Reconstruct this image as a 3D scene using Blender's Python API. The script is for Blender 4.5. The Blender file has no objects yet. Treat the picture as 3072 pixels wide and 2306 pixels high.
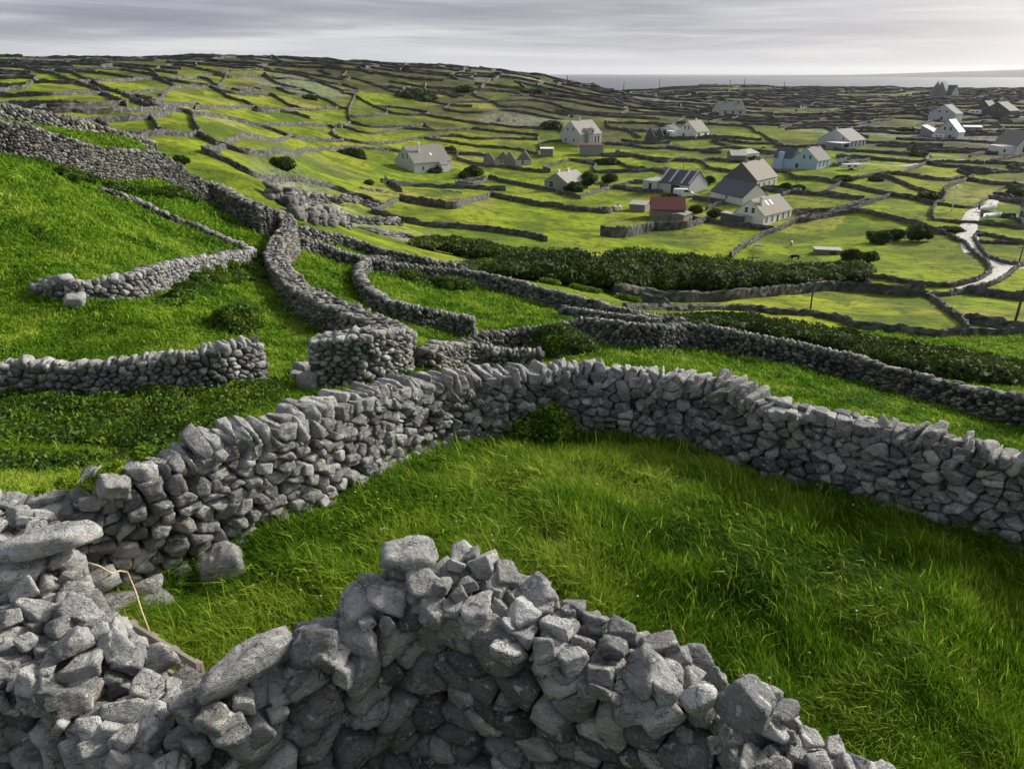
import bpy, bmesh, math, random
import numpy as np
from mathutils import Vector, Matrix
rng = np.random.default_rng(7)
random.seed(7)
scene = bpy.context.scene
COL = scene.collection
PI = math.pi
EXPO = 0.12

# ------------------------------------------------------------------ camera model (used to read positions off the photo)
F, CX, CY, PITCH = 2223.0, 1536.0, 1153.0, math.radians(22.8)
CZ = 50.0                                    # camera height above the sea
CP, SP = math.cos(PITCH), math.sin(PITCH)
CROP = {'d': (0, 0, 1 / 1.3893), 'c1': (0, 100, 2.16), 'c2': (1024, 100, 2.16), 'c3': (2048, 100, 2.16),
        'c4': (0, 768, 2.16), 'c5': (1024, 768, 2.16), 'c6': (2048, 768, 2.16),
        'c7': (1100, 350, 2.765), 'c8': (1800, 380, 2.765), 'c9': (2500, 250, 3.5315), 'c10': (1700, 200, 3.16)}
def src(c, x, y):
    ox, oy, s = CROP[c]
    return ox + x / s, oy + y / s
def us(px, py):                              # direction of a photo point: sideways and downward slope per metre forward
    X, Yd = px - CX, py - CY
    fwd = F * CP - Yd * SP
    return X / fwd, (F * SP + Yd * CP) / fwd

# ------------------------------------------------------------------ noise
def _hash(ix, iy, seed):
    h = (ix.astype(np.int64) * 374761393 + iy.astype(np.int64) * 668265263 + seed * 974711) & 0xffffffff
    h = ((h ^ (h >> 13)) * 1274126177) & 0xffffffff
    return ((h ^ (h >> 16)) & 0xffff) / 65535.0
def vnoise(x, y, seed=0):
    x = np.asarray(x, float); y = np.asarray(y, float)
    ix = np.floor(x); iy = np.floor(y); fx = x - ix; fy = y - iy
    fx = fx * fx * (3 - 2 * fx); fy = fy * fy * (3 - 2 * fy)
    a = _hash(ix, iy, seed); b = _hash(ix + 1, iy, seed); c = _hash(ix, iy + 1, seed); d = _hash(ix + 1, iy + 1, seed)
    return (a * (1 - fx) + b * fx) * (1 - fy) + (c * (1 - fx) + d * fx) * fy
def fbm(x, y, seed=0, oct=4):
    s = 0; a = 1; t = 0
    for k in range(oct):
        s = s + a * vnoise(np.asarray(x) * 2 ** k, np.asarray(y) * 2 ** k, seed + k * 17); t += a; a *= .5
    return s / t
def sstep(a, b, x):
    t = np.clip((x - a) / (b - a), 0, 1); return t * t * (3 - 2 * t)

# ------------------------------------------------------------------ terrain from surveyed points
A = []                                       # (u, Y, slope down)
def an(px, py, Y, z=None, c='d'):
    u, s = us(*src(c, px, py)); A.append((u, Y, s if z is None else -z / Y))
for r in [(640,1130,8.1),(300,1290,6.6),(870,1010,10.3),(1240,950,12.3),(1650,1040,10.6),(1850,1100,9.8),(2211,1212,8.3),(1300,1300,7.3),
          (2000,1450,6.1),(300,1000,12),(0,1000,11.5),(600,880,17),(580,835,19.5),(0,860,17),(690,838,20),(870,800,22),
          (1303,739,34),(1470,752,35),(1671,783,34),(1937,849,29.5),(2211,929,25),(1000,790,28),
          (0,600,27),(0,400,36),(0,335,40),(300,740,22.5),(300,600,30),(300,480,42),(280,385,50),(413,412,60),(483,452,58),(567,505,52),
          (590,620,38),(650,690,31),(700,712,28),(540,700,27),
          (300,330,110),(400,335,105),(400,290,135),(300,200,230),(0,200,200),(150,245,140),(0,125,420),(500,134,440),(800,146,480),(1000,156,520),
          (1090,154,560),(1200,175,600),(1500,187,900),(1900,193,1000),(2211,197,1050),
          (700,380,165),(600,330,150),(900,375,230),(900,300,290),(900,220,380),(1260,318,300),(1590,250,430),(1640,485,150),(1450,420,190),
          (1740,370,215),(2050,300,330),(2000,250,450),(1000,450,150),(1000,500,125),(1400,490,150),(650,450,110),(1710,560,118),(1990,600,98),
          (2100,470,150),(2211,580,102),(1700,655,78),(1400,640,80),(2000,735,58),(2211,760,52),(1030,616,58),(1210,669,52),(1020,730,38),
          (775,610,46),(900,705,37),(720,560,55),(760,540,62),(900,570,64),(900,520,100),(1000,550,95),(1300,600,85),(1480,722,45)]:
    an(*r)
for u, Y, z in [(-1.1,3,-6.4),(0,3,-6.9),(.9,3,-6.7),(0,4.6,-6.7),(-1.05,6.5,-5.4),(1.1,6,-6.3),(.1,16,-7.4),(.6,14.5,-8.4),(.95,17,-10),(-.9,10,-5.8),
                (-.28,14.5,-7.4),(.1,22,-9.6),(.4,22,-10.5),(-.6,50,-3.7),(-.47,58,-5.3),(-.35,68,-8.8),(-1.05,40,-2.5),(-1.05,25,-5.5),
                (-.6,80,-9),(-1.05,90,-6),(-1.05,200,-2),(-1.05,420,10),(-.6,700,-2),(-.1,900,-22),(-.6,1000,-22),(-1,1000,-25),
                (.2,1250,-48),(.6,1200,-34),(.9,1200,-34),(-.6,1450,-62),(0,1450,-66),(.6,1450,-62),(1.05,1450,-62),(-1.05,1450,-62),
                (1.05,1000,-24),(1.05,500,-23),(1.05,200,-27),(1.05,100,-25),(1.05,50,-19),(1.05,28,-14),(.5,44,-17),(.3,250,-27.3),(.45,600,-21),(.15,700,-18)]:
    A.append((u, Y, -z / Y))
A = np.array(A); AU = A[:, 0] * 2.2; AL = np.log(A[:, 1]); AS = A[:, 2]
def _phi(r2): return np.where(r2 > 1e-12, .5 * r2 * np.log(r2 + 1e-30), 0)
_n = len(A); K = _phi((AU[:, None] - AU) ** 2 + (AL[:, None] - AL) ** 2) + np.eye(_n) * 2e-3
Pm = np.c_[np.ones(_n), AU, AL]
M_ = np.block([[K, Pm], [Pm.T, np.zeros((3, 3))]])
WT = np.linalg.solve(M_, np.r_[AS, 0, 0, 0])
def slope(u, Y):
    u = np.clip(u, -1.1, 1.1) * 2.2; l = np.log(Y)
    u, l = np.broadcast_arrays(u, l); sh = u.shape; u = u.ravel(); l = l.ravel(); out = np.empty(len(u))
    for i in range(0, len(u), 20000):
        a = u[i:i + 20000]; b = l[i:i + 20000]
        k = _phi((a[:, None] - AU) ** 2 + (b[:, None] - AL) ** 2)
        out[i:i + 20000] = k @ WT[:_n] + WT[_n] + WT[_n + 1] * a + WT[_n + 2] * b
    return out.reshape(sh)
def relief(x, y):
    d = np.hypot(x, y)
    w = sstep(5, 16, d)
    z = w * .32 * (fbm(x / 3.2, y / 3.2, 3, 3) - .5) + .10 * (fbm(x / .8, y / .8, 5, 2) - .5)
    z = z + sstep(40, 130, d) * 1.6 * (fbm(x / 17., y / 17., 9, 3) - .5)
    z = z + sstep(350, 520, d) * 5. * (fbm(x / 42., y / 42., 13, 4) - .5) * (x < 1e9)
    return z
def Z(x, y, rel=True):                       # ground height, world z
    x = np.asarray(x, float); y = np.asarray(y, float)
    Y = np.clip(y, 3.0, 1500.)
    z = -Y * slope(x / np.maximum(Y, 1e-3), Y)
    z = np.maximum(z, -75)
    if rel: z = z + relief(x, y)
    return z + CZ
_YG = np.exp(np.linspace(math.log(3.0), math.log(1100), 900))
def hit(px, py, ymin=0, ymax=1e9):           # first ground point behind a photo point
    u, s = us(px, py)
    g = (-(Z(u * _YG, _YG) - CZ)) / _YG
    for i in range(1, len(_YG)):
        if _YG[i] < ymin or _YG[i] > ymax: continue
        if g[i] <= s and g[i - 1] > s:
            t = (g[i - 1] - s) / (g[i - 1] - g[i] + 1e-9)
            Y = _YG[i - 1] * (1 - t) + _YG[i] * t
            return u * Y, Y
    k = (_YG >= ymin) & (_YG <= ymax)
    j = np.argmin(np.where(k, abs(g - s), 9)); return u * _YG[j], _YG[j]
def zat(px, py, Y):                          # world z of a photo point known to be Y metres forward
    u, s = us(px, py); return CZ - s * Y

# ------------------------------------------------------------------ object helpers
def tag(o, label=None, cat=None, group=None, kind=None):
    if label: o['label'] = label
    if cat: o['category'] = cat
    if group: o['group'] = group
    if kind: o['kind'] = kind
    return o
def empty(name, loc, rz=0.):
    o = bpy.data.objects.new(name, None); o.location = loc; o.rotation_euler = (0, 0, rz); COL.objects.link(o); return o
def mesh_np(name, V, FL, mat, parent=None, smooth=True, attrs=None, mats=None, mi=None, local=False):
    """V (n,3) world positions, FL list of (m,k) index arrays -> one mesh object with its origin at its base"""
    V = np.asarray(V, np.float32)
    org = np.zeros(3, np.float32)
    if parent is None and not local:
        org = np.array([(V[:, 0].min() + V[:, 0].max()) / 2, (V[:, 1].min() + V[:, 1].max()) / 2, V[:, 2].min()], np.float32)
        V = V - org
    me = bpy.data.meshes.new(name)
    FL = [np.asarray(f, np.int32) for f in FL if len(f)]
    nl = sum(f.size for f in FL); nf = sum(len(f) for f in FL)
    me.vertices.add(len(V)); me.vertices.foreach_set('co', V.ravel())
    me.loops.add(nl); me.loops.foreach_set('vertex_index', np.concatenate([f.ravel() for f in FL]))
    me.polygons.add(nf)
    tot = np.concatenate([np.full(len(f), f.shape[1], np.int32) for f in FL])
    me.polygons.foreach_set('loop_start', np.r_[0, np.cumsum(tot)[:-1]].astype(np.int32))
    me.polygons.foreach_set('use_smooth', np.full(nf, smooth))
    if mats:
        for m in mats: me.materials.append(m)
        me.polygons.foreach_set('material_index', np.asarray(mi, np.int32))
    else: me.materials.append(mat)
    for k, a in (attrs or {}).items():
        at = me.attributes.new(k, 'FLOAT', 'POINT'); at.data.foreach_set('value', np.asarray(a, np.float32))
    me.update(); me.validate()
    o = bpy.data.objects.new(name, me); COL.objects.link(o)
    if parent is not None: o.parent = parent
    else: o.location = org
    return o
class MB:                                    # small parts: boxes, tubes, prisms in local coordinates
    def __init__(s): s.v = []; s.f = []
    def add(s, vs, fs):
        b = len(s.v); s.v += [tuple(map(float, v)) for v in vs]; s.f += [[b + i for i in f] for f in fs]; return s
    def box(s, x0, x1, y0, y1, z0, z1):
        return s.add([(x0,y0,z0),(x1,y0,z0),(x1,y1,z0),(x0,y1,z0),(x0,y0,z1),(x1,y0,z1),(x1,y1,z1),(x0,y1,z1)],
                     [(0,3,2,1),(4,5,6,7),(0,1,5,4),(1,2,6,5),(2,3,7,6),(3,0,4,7)])
    def prism(s, poly, ext):                 # poly: list of 3D points, ext: 3D vector
        n = len(poly); e = Vector(ext); P = [Vector(p) for p in poly]
        return s.add(P + [p + e for p in P], [tuple(range(n))[::-1], tuple(range(n, 2 * n))] + [(i, (i + 1) % n, n + (i + 1) % n, n + i) for i in range(n)])
    def tube(s, pts, r, n=8):
        P = [Vector(p) for p in pts]; rs = r if isinstance(r, (list, tuple)) else [r] * len(P); rings = []
        for i, p in enumerate(P):
            d = (P[min(i + 1, len(P) - 1)] - P[max(i - 1, 0)]).normalized()
            a = d.cross(Vector((0.31, .17, 1) if abs(d.z) < .9 else (1, 0, 0))).normalized(); b = d.cross(a)
            rings += [p + (a * math.cos(2 * PI * k / n) + b * math.sin(2 * PI * k / n)) * rs[i] for k in range(n)]
        f = [(i * n + k, i * n + (k + 1) % n, (i + 1) * n + (k + 1) % n, (i + 1) * n + k) for i in range(len(P) - 1) for k in range(n)]
        f += [tuple(range(n))[::-1], tuple((len(P) - 1) * n + k for k in range(n))]
        return s.add(rings, f)
    def build(s, name, mat, parent=None, smooth=False, bevel=0, label=None):
        me = bpy.data.meshes.new(name); me.from_pydata(s.v, [], s.f)
        bm = bmesh.new(); bm.from_mesh(me); bmesh.ops.recalc_face_normals(bm, faces=bm.faces)
        if bevel: bmesh.ops.bevel(bm, geom=bm.edges[:] , offset=bevel, segments=1, affect='EDGES')
        bm.to_mesh(me); bm.free()
        me.materials.append(mat)
        if smooth:
            for p in me.polygons: p.use_smooth = True
        o = bpy.data.objects.new(name, me); COL.objects.link(o)
        if parent is not None: o.parent = parent
        if label: o['label'] = label
        return o

# ------------------------------------------------------------------ materials
def newmat(name):
    m = bpy.data.materials.new(name); m.use_nodes = True; nt = m.node_tree
    return m, nt, nt.nodes['Principled BSDF']
class NT:
    def __init__(s, nt): s.nt = nt
    def n(s, t, **kw):
        nd = s.nt.nodes.new(t)
        for k, v in kw.items(): setattr(nd, k, v)
        return nd
    def link(s, a, b): s.nt.links.new(a, b)
    def noise(s, vec, scale, detail=4, rough=.55, dist=0.):
        nd = s.n('ShaderNodeTexNoise'); nd.inputs['Scale'].default_value = scale; nd.inputs['Detail'].default_value = detail
        nd.inputs['Roughness'].default_value = rough; nd.inputs['Distortion'].default_value = dist
        if vec is not None: s.link(vec, nd.inputs['Vector'])
        return nd.outputs['Fac']
    def ramp(s, fac, stops, interp='LINEAR'):
        nd = s.n('ShaderNodeValToRGB'); cr = nd.color_ramp; cr.interpolation = interp
        while len(cr.elements) < len(stops): cr.elements.new(.5)
        for e, (p, c) in zip(cr.elements, stops): e.position = p; e.color = (*c, 1) if len(c) == 3 else c
        s.link(fac, nd.inputs['Fac']); return nd.outputs['Color']
    def map(s, v, a, b, c=0, d=1):
        nd = s.n('ShaderNodeMapRange'); nd.inputs['From Min'].default_value = a; nd.inputs['From Max'].default_value = b
        nd.inputs['To Min'].default_value = c; nd.inputs['To Max'].default_value = d; s.link(v, nd.inputs['Value']); return nd.outputs['Result']
    def mix(s, fac, a, b, bt='MIX'):
        nd = s.n('ShaderNodeMix', data_type='RGBA', blend_type=bt)
        for i, v in ((0, fac), (6, a), (7, b)):
            if hasattr(v, 'is_output'): s.link(v, nd.inputs[i])
            else: nd.inputs[i].default_value = v if i == 0 else ((*v, 1) if len(v) == 3 else v)
        return nd.outputs[2]
    def math(s, op, a, b=0.):
        nd = s.n('ShaderNodeMath', operation=op)
        for i, v in enumerate((a, b)):
            if hasattr(v, 'is_output'): s.link(v, nd.inputs[i])
            else: nd.inputs[i].default_value = v
        return nd.outputs[0]
    def attr(s, name): return s.n('ShaderNodeAttribute', attribute_name=name).outputs['Fac']
    def bump(s, h, strength, dist, normal=None):
        nd = s.n('ShaderNodeBump'); nd.inputs['Strength'].default_value = strength; nd.inputs['Distance'].default_value = dist
        s.link(h, nd.inputs['Height'])
        if normal is not None: s.link(normal, nd.inputs['Normal'])
        return nd.outputs['Normal']
    def scaled(s, vec, sc):
        nd = s.n('ShaderNodeMapping'); nd.inputs['Scale'].default_value = sc; s.link(vec, nd.inputs['Vector']); return nd.outputs['Vector']
    def pos(s): return s.n('ShaderNodeNewGeometry').outputs['Position']

def stone_material(name, base=(.33, .328, .32), dark=(.10, .10, .105), light=(.66, .65, .62), fine=1., lichen=1., near=True):
    m, nt, b = newmat(name); t = NT(nt); P = t.pos(); tone = t.attr('tone')
    c = t.ramp(tone, [(0, dark), (.5, base), (1, light)])
    n1 = t.noise(P, 7 * fine, 6, .65)
    c = t.mix(t.map(n1, .44, .66, 0, .65), c, t.mix(.7, c, dark))
    if near:
        n6 = t.noise(P, 1.3, 4, .65); c = t.mix(t.map(n6, .5, .68, 0, .45), c, (.20, .185, .15)); c = t.mix(t.map(n6, .3, .44, .4, 0), c, (.20, .215, .24))
        n2 = t.noise(P, 38, 5, .7)
        c = t.mix(t.map(n2, .50, .70, 0, .55), c, (.50, .50, .48))
        n3 = t.noise(P, 110, 3, .6)
        c = t.mix(t.map(n3, .52, .64, 0, .55), c, (.09, .09, .095))
        n4 = t.noise(P, 9, 4, .6, .4)
        c = t.mix(t.map(n4, .60, .64, 0, .8 * lichen), c, (.62, .62, .58))
        n5 = t.noise(t.scaled(P, (1, 1.1, .9)), 5.3, 4, .6)
        c = t.mix(t.map(n5, .695, .72, 0, .8 * lichen), c, (.50, .28, .05))
        h = t.math('ADD', t.math('MULTIPLY', n2, .5), t.math('MULTIPLY', t.noise(t.scaled(P, (5, 5, 16)), 2.6, 4, .6), 1.2))
        h = t.math('ADD', h, t.math('MULTIPLY', n3, .3))
        vz = t.n('ShaderNodeTexVoronoi', feature='DISTANCE_TO_EDGE'); vz.inputs['Scale'].default_value = 7.
        wp = t.n('ShaderNodeVectorMath', operation='ADD'); sc_ = t.n('ShaderNodeVectorMath', operation='SCALE'); nz = t.n('ShaderNodeTexNoise'); nz.inputs['Scale'].default_value = 9.; t.link(P, nz.inputs['Vector']); t.link(nz.outputs['Color'], sc_.inputs[0]); sc_.inputs[3].default_value = .16
        t.link(t.scaled(P, (1, 1, 2.2)), wp.inputs[0]); t.link(sc_.outputs[0], wp.inputs[1]); t.link(wp.outputs[0], vz.inputs['Vector'])
        crk = t.math('MULTIPLY', t.map(vz.outputs['Distance'], .0, .03, 1, 0), t.map(n1, .45, .6, 0, 1))
        c = t.mix(t.math('MULTIPLY', crk, .8), c, (.04, .04, .04)); h = t.math('SUBTRACT', h, t.math('MULTIPLY', crk, .5))
        nd = t.bump(h, 1., .045)
        b.inputs['Normal'].default_value = (0, 0, 0); nt.links.new(nd, b.inputs['Normal'])
    else:
        n2 = t.noise(P, 3.2 * fine, 4, .75)
        c = t.mix(t.map(n2, .5, .68, 0, .5), c, (.08, .078, .075))
        n4 = t.noise(P, .35, 3, .6)
        c = t.mix(t.map(n4, .5, .75, 0, .35), c, (.24, .23, .17))
        nt.links.new(t.bump(n2, .9, .25), b.inputs['Normal'])
    nt.links.new(c, b.inputs['Base Color']); b.inputs['Roughness'].default_value = .9; b.inputs['Specular IOR Level'].default_value = .25
    return m
M = {}
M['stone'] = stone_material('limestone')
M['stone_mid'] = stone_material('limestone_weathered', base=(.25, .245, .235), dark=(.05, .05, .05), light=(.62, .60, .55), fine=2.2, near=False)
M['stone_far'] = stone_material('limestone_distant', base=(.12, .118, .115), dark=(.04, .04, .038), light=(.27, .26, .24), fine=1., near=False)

def leafy(name, c0, c1, c2, trans=.35, rough=.55):
    m, nt, b = newmat(name); t = NT(nt); tone = t.attr('tone')
    c = t.ramp(tone, [(0, c0), (.5, c1), (1, c2)])
    nt.links.new(c, b.inputs['Base Color']); b.inputs['Roughness'].default_value = rough; b.inputs['Specular IOR Level'].default_value = .15
    tr = t.n('ShaderNodeBsdfTranslucent'); nt.links.new(c, tr.inputs['Color'])
    mx = t.n('ShaderNodeMixShader'); mx.inputs[0].default_value = trans
    out = nt.nodes['Material Output']; nt.links.new(b.outputs[0], mx.inputs[1]); nt.links.new(tr.outputs[0], mx.inputs[2]); nt.links.new(mx.outputs[0], out.inputs[0])
    return m
M['grass'] = leafy('meadow_grass', (.04, .10, .005), (.125, .26, .010), (.35, .44, .05), .4, .8)
M['bramble'] = leafy('bramble_leaves', (.02, .045, .005), (.05, .105, .009), (.15, .24, .018), .3, .5)
M['ivy'] = leafy('bright_ivy_leaves', (.04, .09, .008), (.11, .22, .012), (.30, .40, .03), .35, .5)
M['hedge'] = leafy('hazel_leaves', (.02, .038, .006), (.045, .08, .01), (.11, .165, .02), .2, .7)

def ground_material():
    m, nt, b = newmat('pasture'); t = NT(nt); P = t.pos()
    near = t.attr('near')
    w1 = t.n('ShaderNodeTexVoronoi'); w1.inputs['Scale'].default_value = 1 / 22.; w1.inputs['Randomness'].default_value = .9
    dn = t.n('ShaderNodeTexNoise'); dn.inputs['Scale'].default_value = .05; t.link(P, dn.inputs['Vector'])
    sub = t.n('ShaderNodeVectorMath', operation='SCALE'); sub.inputs[3].default_value = 14.; t.link(dn.outputs['Color'], sub.inputs[0])
    ad = t.n('ShaderNodeVectorMath', operation='ADD'); t.link(P, ad.inputs[0]); t.link(sub.outputs[0], ad.inputs[1]); t.link(t.scaled(ad.outputs[0], (1, .8, 0)), w1.inputs['Vector'])
    sx = t.n('ShaderNodeSeparateColor'); t.link(w1.outputs['Color'], sx.inputs[0])
    field = t.ramp(sx.outputs[0], [(0, (.22, .32, .008)), (.25, (.33, .38, .015)), (.42, (.13, .20, .01)), (.6, (.36, .34, .07)), (.75, (.26, .34, .01)), (.9, (.11, .165, .015)), (1, (.30, .33, .03))])
    n1 = t.noise(P, .35, 6, .65)
    field = t.mix(t.map(n1, .52, .72, 0, .75), field, (.26, .24, .045))
    n0 = t.noise(P, .09, 4, .6); field = t.mix(t.map(n0, .45, .60, 0, .8), field, (.075, .125, .012))
    n2 = t.noise(t.scaled(P, (.6, .5, 1)), .8, 6, .75, .6)
    field = t.mix(t.map(n2, .48, .64, 0, .8), field, (.035, .065, .006))
    lush = t.mix(t.map(t.noise(P, .6, 5, .6), .35, .65), (.055, .13, .005), (.15, .27, .009))
    lush = t.mix(t.map(t.noise(P, 2.3, 5, .7), .45, .7, 0, .8), lush, (.03, .07, .005))
    c = t.mix(near, field, lush)
    heath = t.attr('heath')
    hc = t.mix(t.map(t.noise(P, .11, 6, .7), .4, .62), (.035, .045, .014), (.12, .11, .05))
    hm = t.math('MULTIPLY', heath, t.map(t.noise(P, .035, 5, .65), .36, .5))
    c = t.mix(hm, c, hc)
    rock = t.attr('rock')
    rm = t.math('MULTIPLY', rock, t.map(t.noise(t.scaled(P, (1, 1, 3)), .55, 5, .6), .46, .5))
    rc = t.mix(t.map(t.noise(P, 2., 5, .7), .35, .65), (.16, .16, .155), (.42, .42, .40))
    c = t.mix(rm, c, rc)
    nt.links.new(c, b.inputs['Base Color']); b.inputs['Roughness'].default_value = .95; b.inputs['Specular IOR Level'].default_value = .1
    h = t.math('ADD', n2, t.math('MULTIPLY', t.noise(P, 4., 5, .7), .35))
    nt.links.new(t.bump(h, .9, .55), b.inputs['Normal'])
    return m
M['ground'] = ground_material()
def plain(name, col, rough=.7, var=.25, scale=3., spec=.3, metal=0., bump=0.):
    m, nt, b = newmat(name); t = NT(nt); P = t.pos(); n = t.noise(P, scale, 5, .65)
    c = t.mix(t.map(n, .35, .7, 0, var), col, tuple(x * .45 for x in col))
    nt.links.new(c, b.inputs['Base Color']); b.inputs['Roughness'].default_value = rough; b.inputs['Specular IOR Level'].default_value = spec; b.inputs['Metallic'].default_value = metal
    if bump: nt.links.new(t.bump(n, .6, bump), b.inputs['Normal'])
    return m
# ------------------------------------------------------------------ ground sheet
def build_ground():
    un = np.r_[np.linspace(-3.2, -1.15, 26), np.linspace(-1.1, 1.1, 560), np.linspace(1.15, 3.2, 26)]
    yl = np.exp(np.linspace(math.log(2.6), math.log(1500), 760))
    Yr = np.r_[-60, -35, -18, -8, -3, 0, 1.5, yl]
    W = np.sqrt(np.maximum(Yr, 0) ** 2 + np.where(Yr < 2.6, (3.2 - Yr) ** 2, 2.))
    X = un[None, :] * W[:, None]; Yy = np.repeat(Yr[:, None], len(un), 1)
    z = Z(X, Yy); R, C = X.shape
    V = np.c_[X.ravel(), Yy.ravel(), z.ravel()]
    i = np.arange(R - 1)[:, None] * C + np.arange(C - 1)[None, :]
    Fq = np.stack([i, i + 1, i + C + 1, i + C], -1).reshape(-1, 4)
    x, y = V[:, 0], V[:, 1]; d = np.hypot(x, y); u = x / np.maximum(y, 3)
    near = 1 - sstep(52, 75, d)
    heath = sstep(300, 440, d) * (.65 + .35 * sstep(-.12, .1, u)) + sstep(250, 360, d) * .55 * np.exp(-((u + .1) / .16) ** 2)
    heath = np.clip(heath + .7 * sstep(-25, -3, -(z.ravel() - CZ) * 0 + (d - 640) * .1), 0, 1)
    heath = np.clip(heath + .75 * sstep(150, 230, d) * sstep(.54, .66, fbm(x / 75., y / 75., 71, 4)), 0, 1)
    rock = .55 * sstep(170, 240, d) * sstep(.58, .68, fbm(x / 48., y / 60., 73, 4)) + np.exp(-(((u + .27) / .07) ** 2 + ((np.log(np.maximum(y, 1)) - math.log(112)) / .2) ** 2) ** 1.5)
    rock += .8 * np.exp(-(((u + .12) / .12) ** 2 + ((np.log(np.maximum(y, 1)) - math.log(100)) / .12) ** 2) ** 1.5)
    return tag(mesh_np('ground', V, [Fq], M['ground'], attrs={'near': near, 'heath': heath, 'rock': np.clip(rock, 0, 1)}, local=True), kind='structure')
build_ground()

# ------------------------------------------------------------------ stones
def ico(sub):
    bm = bmesh.new(); bmesh.ops.create_icosphere(bm, subdivisions=sub, radius=1)
    V = np.array([v.co[:] for v in bm.verts]); Fc = np.array([[v.index for v in f.verts] for f in bm.faces]); bm.free(); return V, Fc
ICO = {k: ico(k) for k in (1, 2, 3, 4)}
def grow(C, B, N, D, lod, p=9., rough=.05, tone=None, rmax=None):
    """C (n,3) centres, B (n,3,3) frames (rows = axes), N (n,k,3) plane normals in the frame, D (n,k) distances"""
    dirs, Fc = ICO[lod]; n = len(C); Vn = len(dirs)
    Vout = np.empty((n, Vn, 3), np.float32)
    for i in range(0, n, 400):
        s = slice(i, i + 400)
        dt = np.einsum('vc,nkc->nvk', dirs, N[s])
        q = np.maximum(dt / D[s][:, None, :], 1e-4)
        qs = (q ** p).sum(-1)
        if rmax is not None: qs = qs + (1. / rmax[s][:, None]) ** p
        r = qs ** (-1 / p)
        m = r.shape[0]
        if rough:
            w = rng.normal(0, 2.6, (m, 5, 3)); ph = rng.uniform(0, 6.28, (m, 5))
            r = r * (1 + rough * .55 * np.sin(np.einsum('vc,njc->nvj', dirs, w) + ph[:, None, :]).sum(-1) / 1.8)
            if lod >= 3:
                w = rng.normal(0, 9, (m, 5, 3))
                r = r * (1 + rough * .3 * np.sin(np.einsum('vc,njc->nvj', dirs, w) + ph[:, None, :]).sum(-1))
        loc = dirs[None] * r[..., None]
        Vout[s] = C[s][:, None, :] + np.einsum('nvc,nck->nvk', loc, B[s])
    Fo = (Fc[None] + (np.arange(n) * Vn)[:, None, None]).reshape(-1, 3)
    if tone is None: tone = np.clip(rng.normal(.5, .24, n), 0, 1)
    return Vout.reshape(-1, 3), Fo, np.repeat(tone, Vn)
def rotmats(ax, ay, az):
    cx, sx, cy, sy, cz, sz = np.cos(ax), np.sin(ax), np.cos(ay), np.sin(ay), np.cos(az), np.sin(az); n = len(ax); o = np.zeros(n); l = np.ones(n)
    X = np.stack([np.stack([l, o, o], -1), np.stack([o, cx, -sx], -1), np.stack([o, sx, cx], -1)], -2)
    Yy = np.stack([np.stack([cy, o, sy], -1), np.stack([o, l, o], -1), np.stack([-sy, o, cy], -1)], -2)
    Zz = np.stack([np.stack([cz, -sz, o], -1), np.stack([sz, cz, o], -1), np.stack([o, o, l], -1)], -2)
    return Zz @ Yy @ X
def block_planes(h, tilt=.16, extra=5):       # h (n,3) half sizes -> planes of irregular blocks
    n = len(h); base = np.array([[1,0,0],[-1,0,0],[0,1,0],[0,-1,0],[0,0,1],[0,0,-1]], float)
    N = np.repeat(base[None], n, 0) + rng.normal(0, tilt, (n, 6, 3)); N /= np.linalg.norm(N, axis=-1, keepdims=True)
    D = np.repeat(h, 2, axis=1) * rng.uniform(.85, 1.08, (n, 6))
    E = rng.normal(0, 1, (n, extra, 3)); E /= np.linalg.norm(E, axis=-1, keepdims=True)
    sup = np.abs(E * h[:, None, :]).sum(-1)
    N = np.concatenate([N, E], 1); D = np.concatenate([D, sup * rng.uniform(.58, .92, (n, extra))], 1)
    return N, D
class Acc:
    def __init__(s): s.V = []; s.F = []; s.T = []; s.n = 0
    def add(s, V, Fc, T): s.V.append(V); s.F.append(Fc + s.n); s.T.append(T); s.n += len(V); return s
    def build(s, name, mat, parent=None, smooth=True):
        return mesh_np(name, np.concatenate(s.V), [np.concatenate(s.F)], mat, parent, smooth, {'tone': np.concatenate(s.T)})

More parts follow.
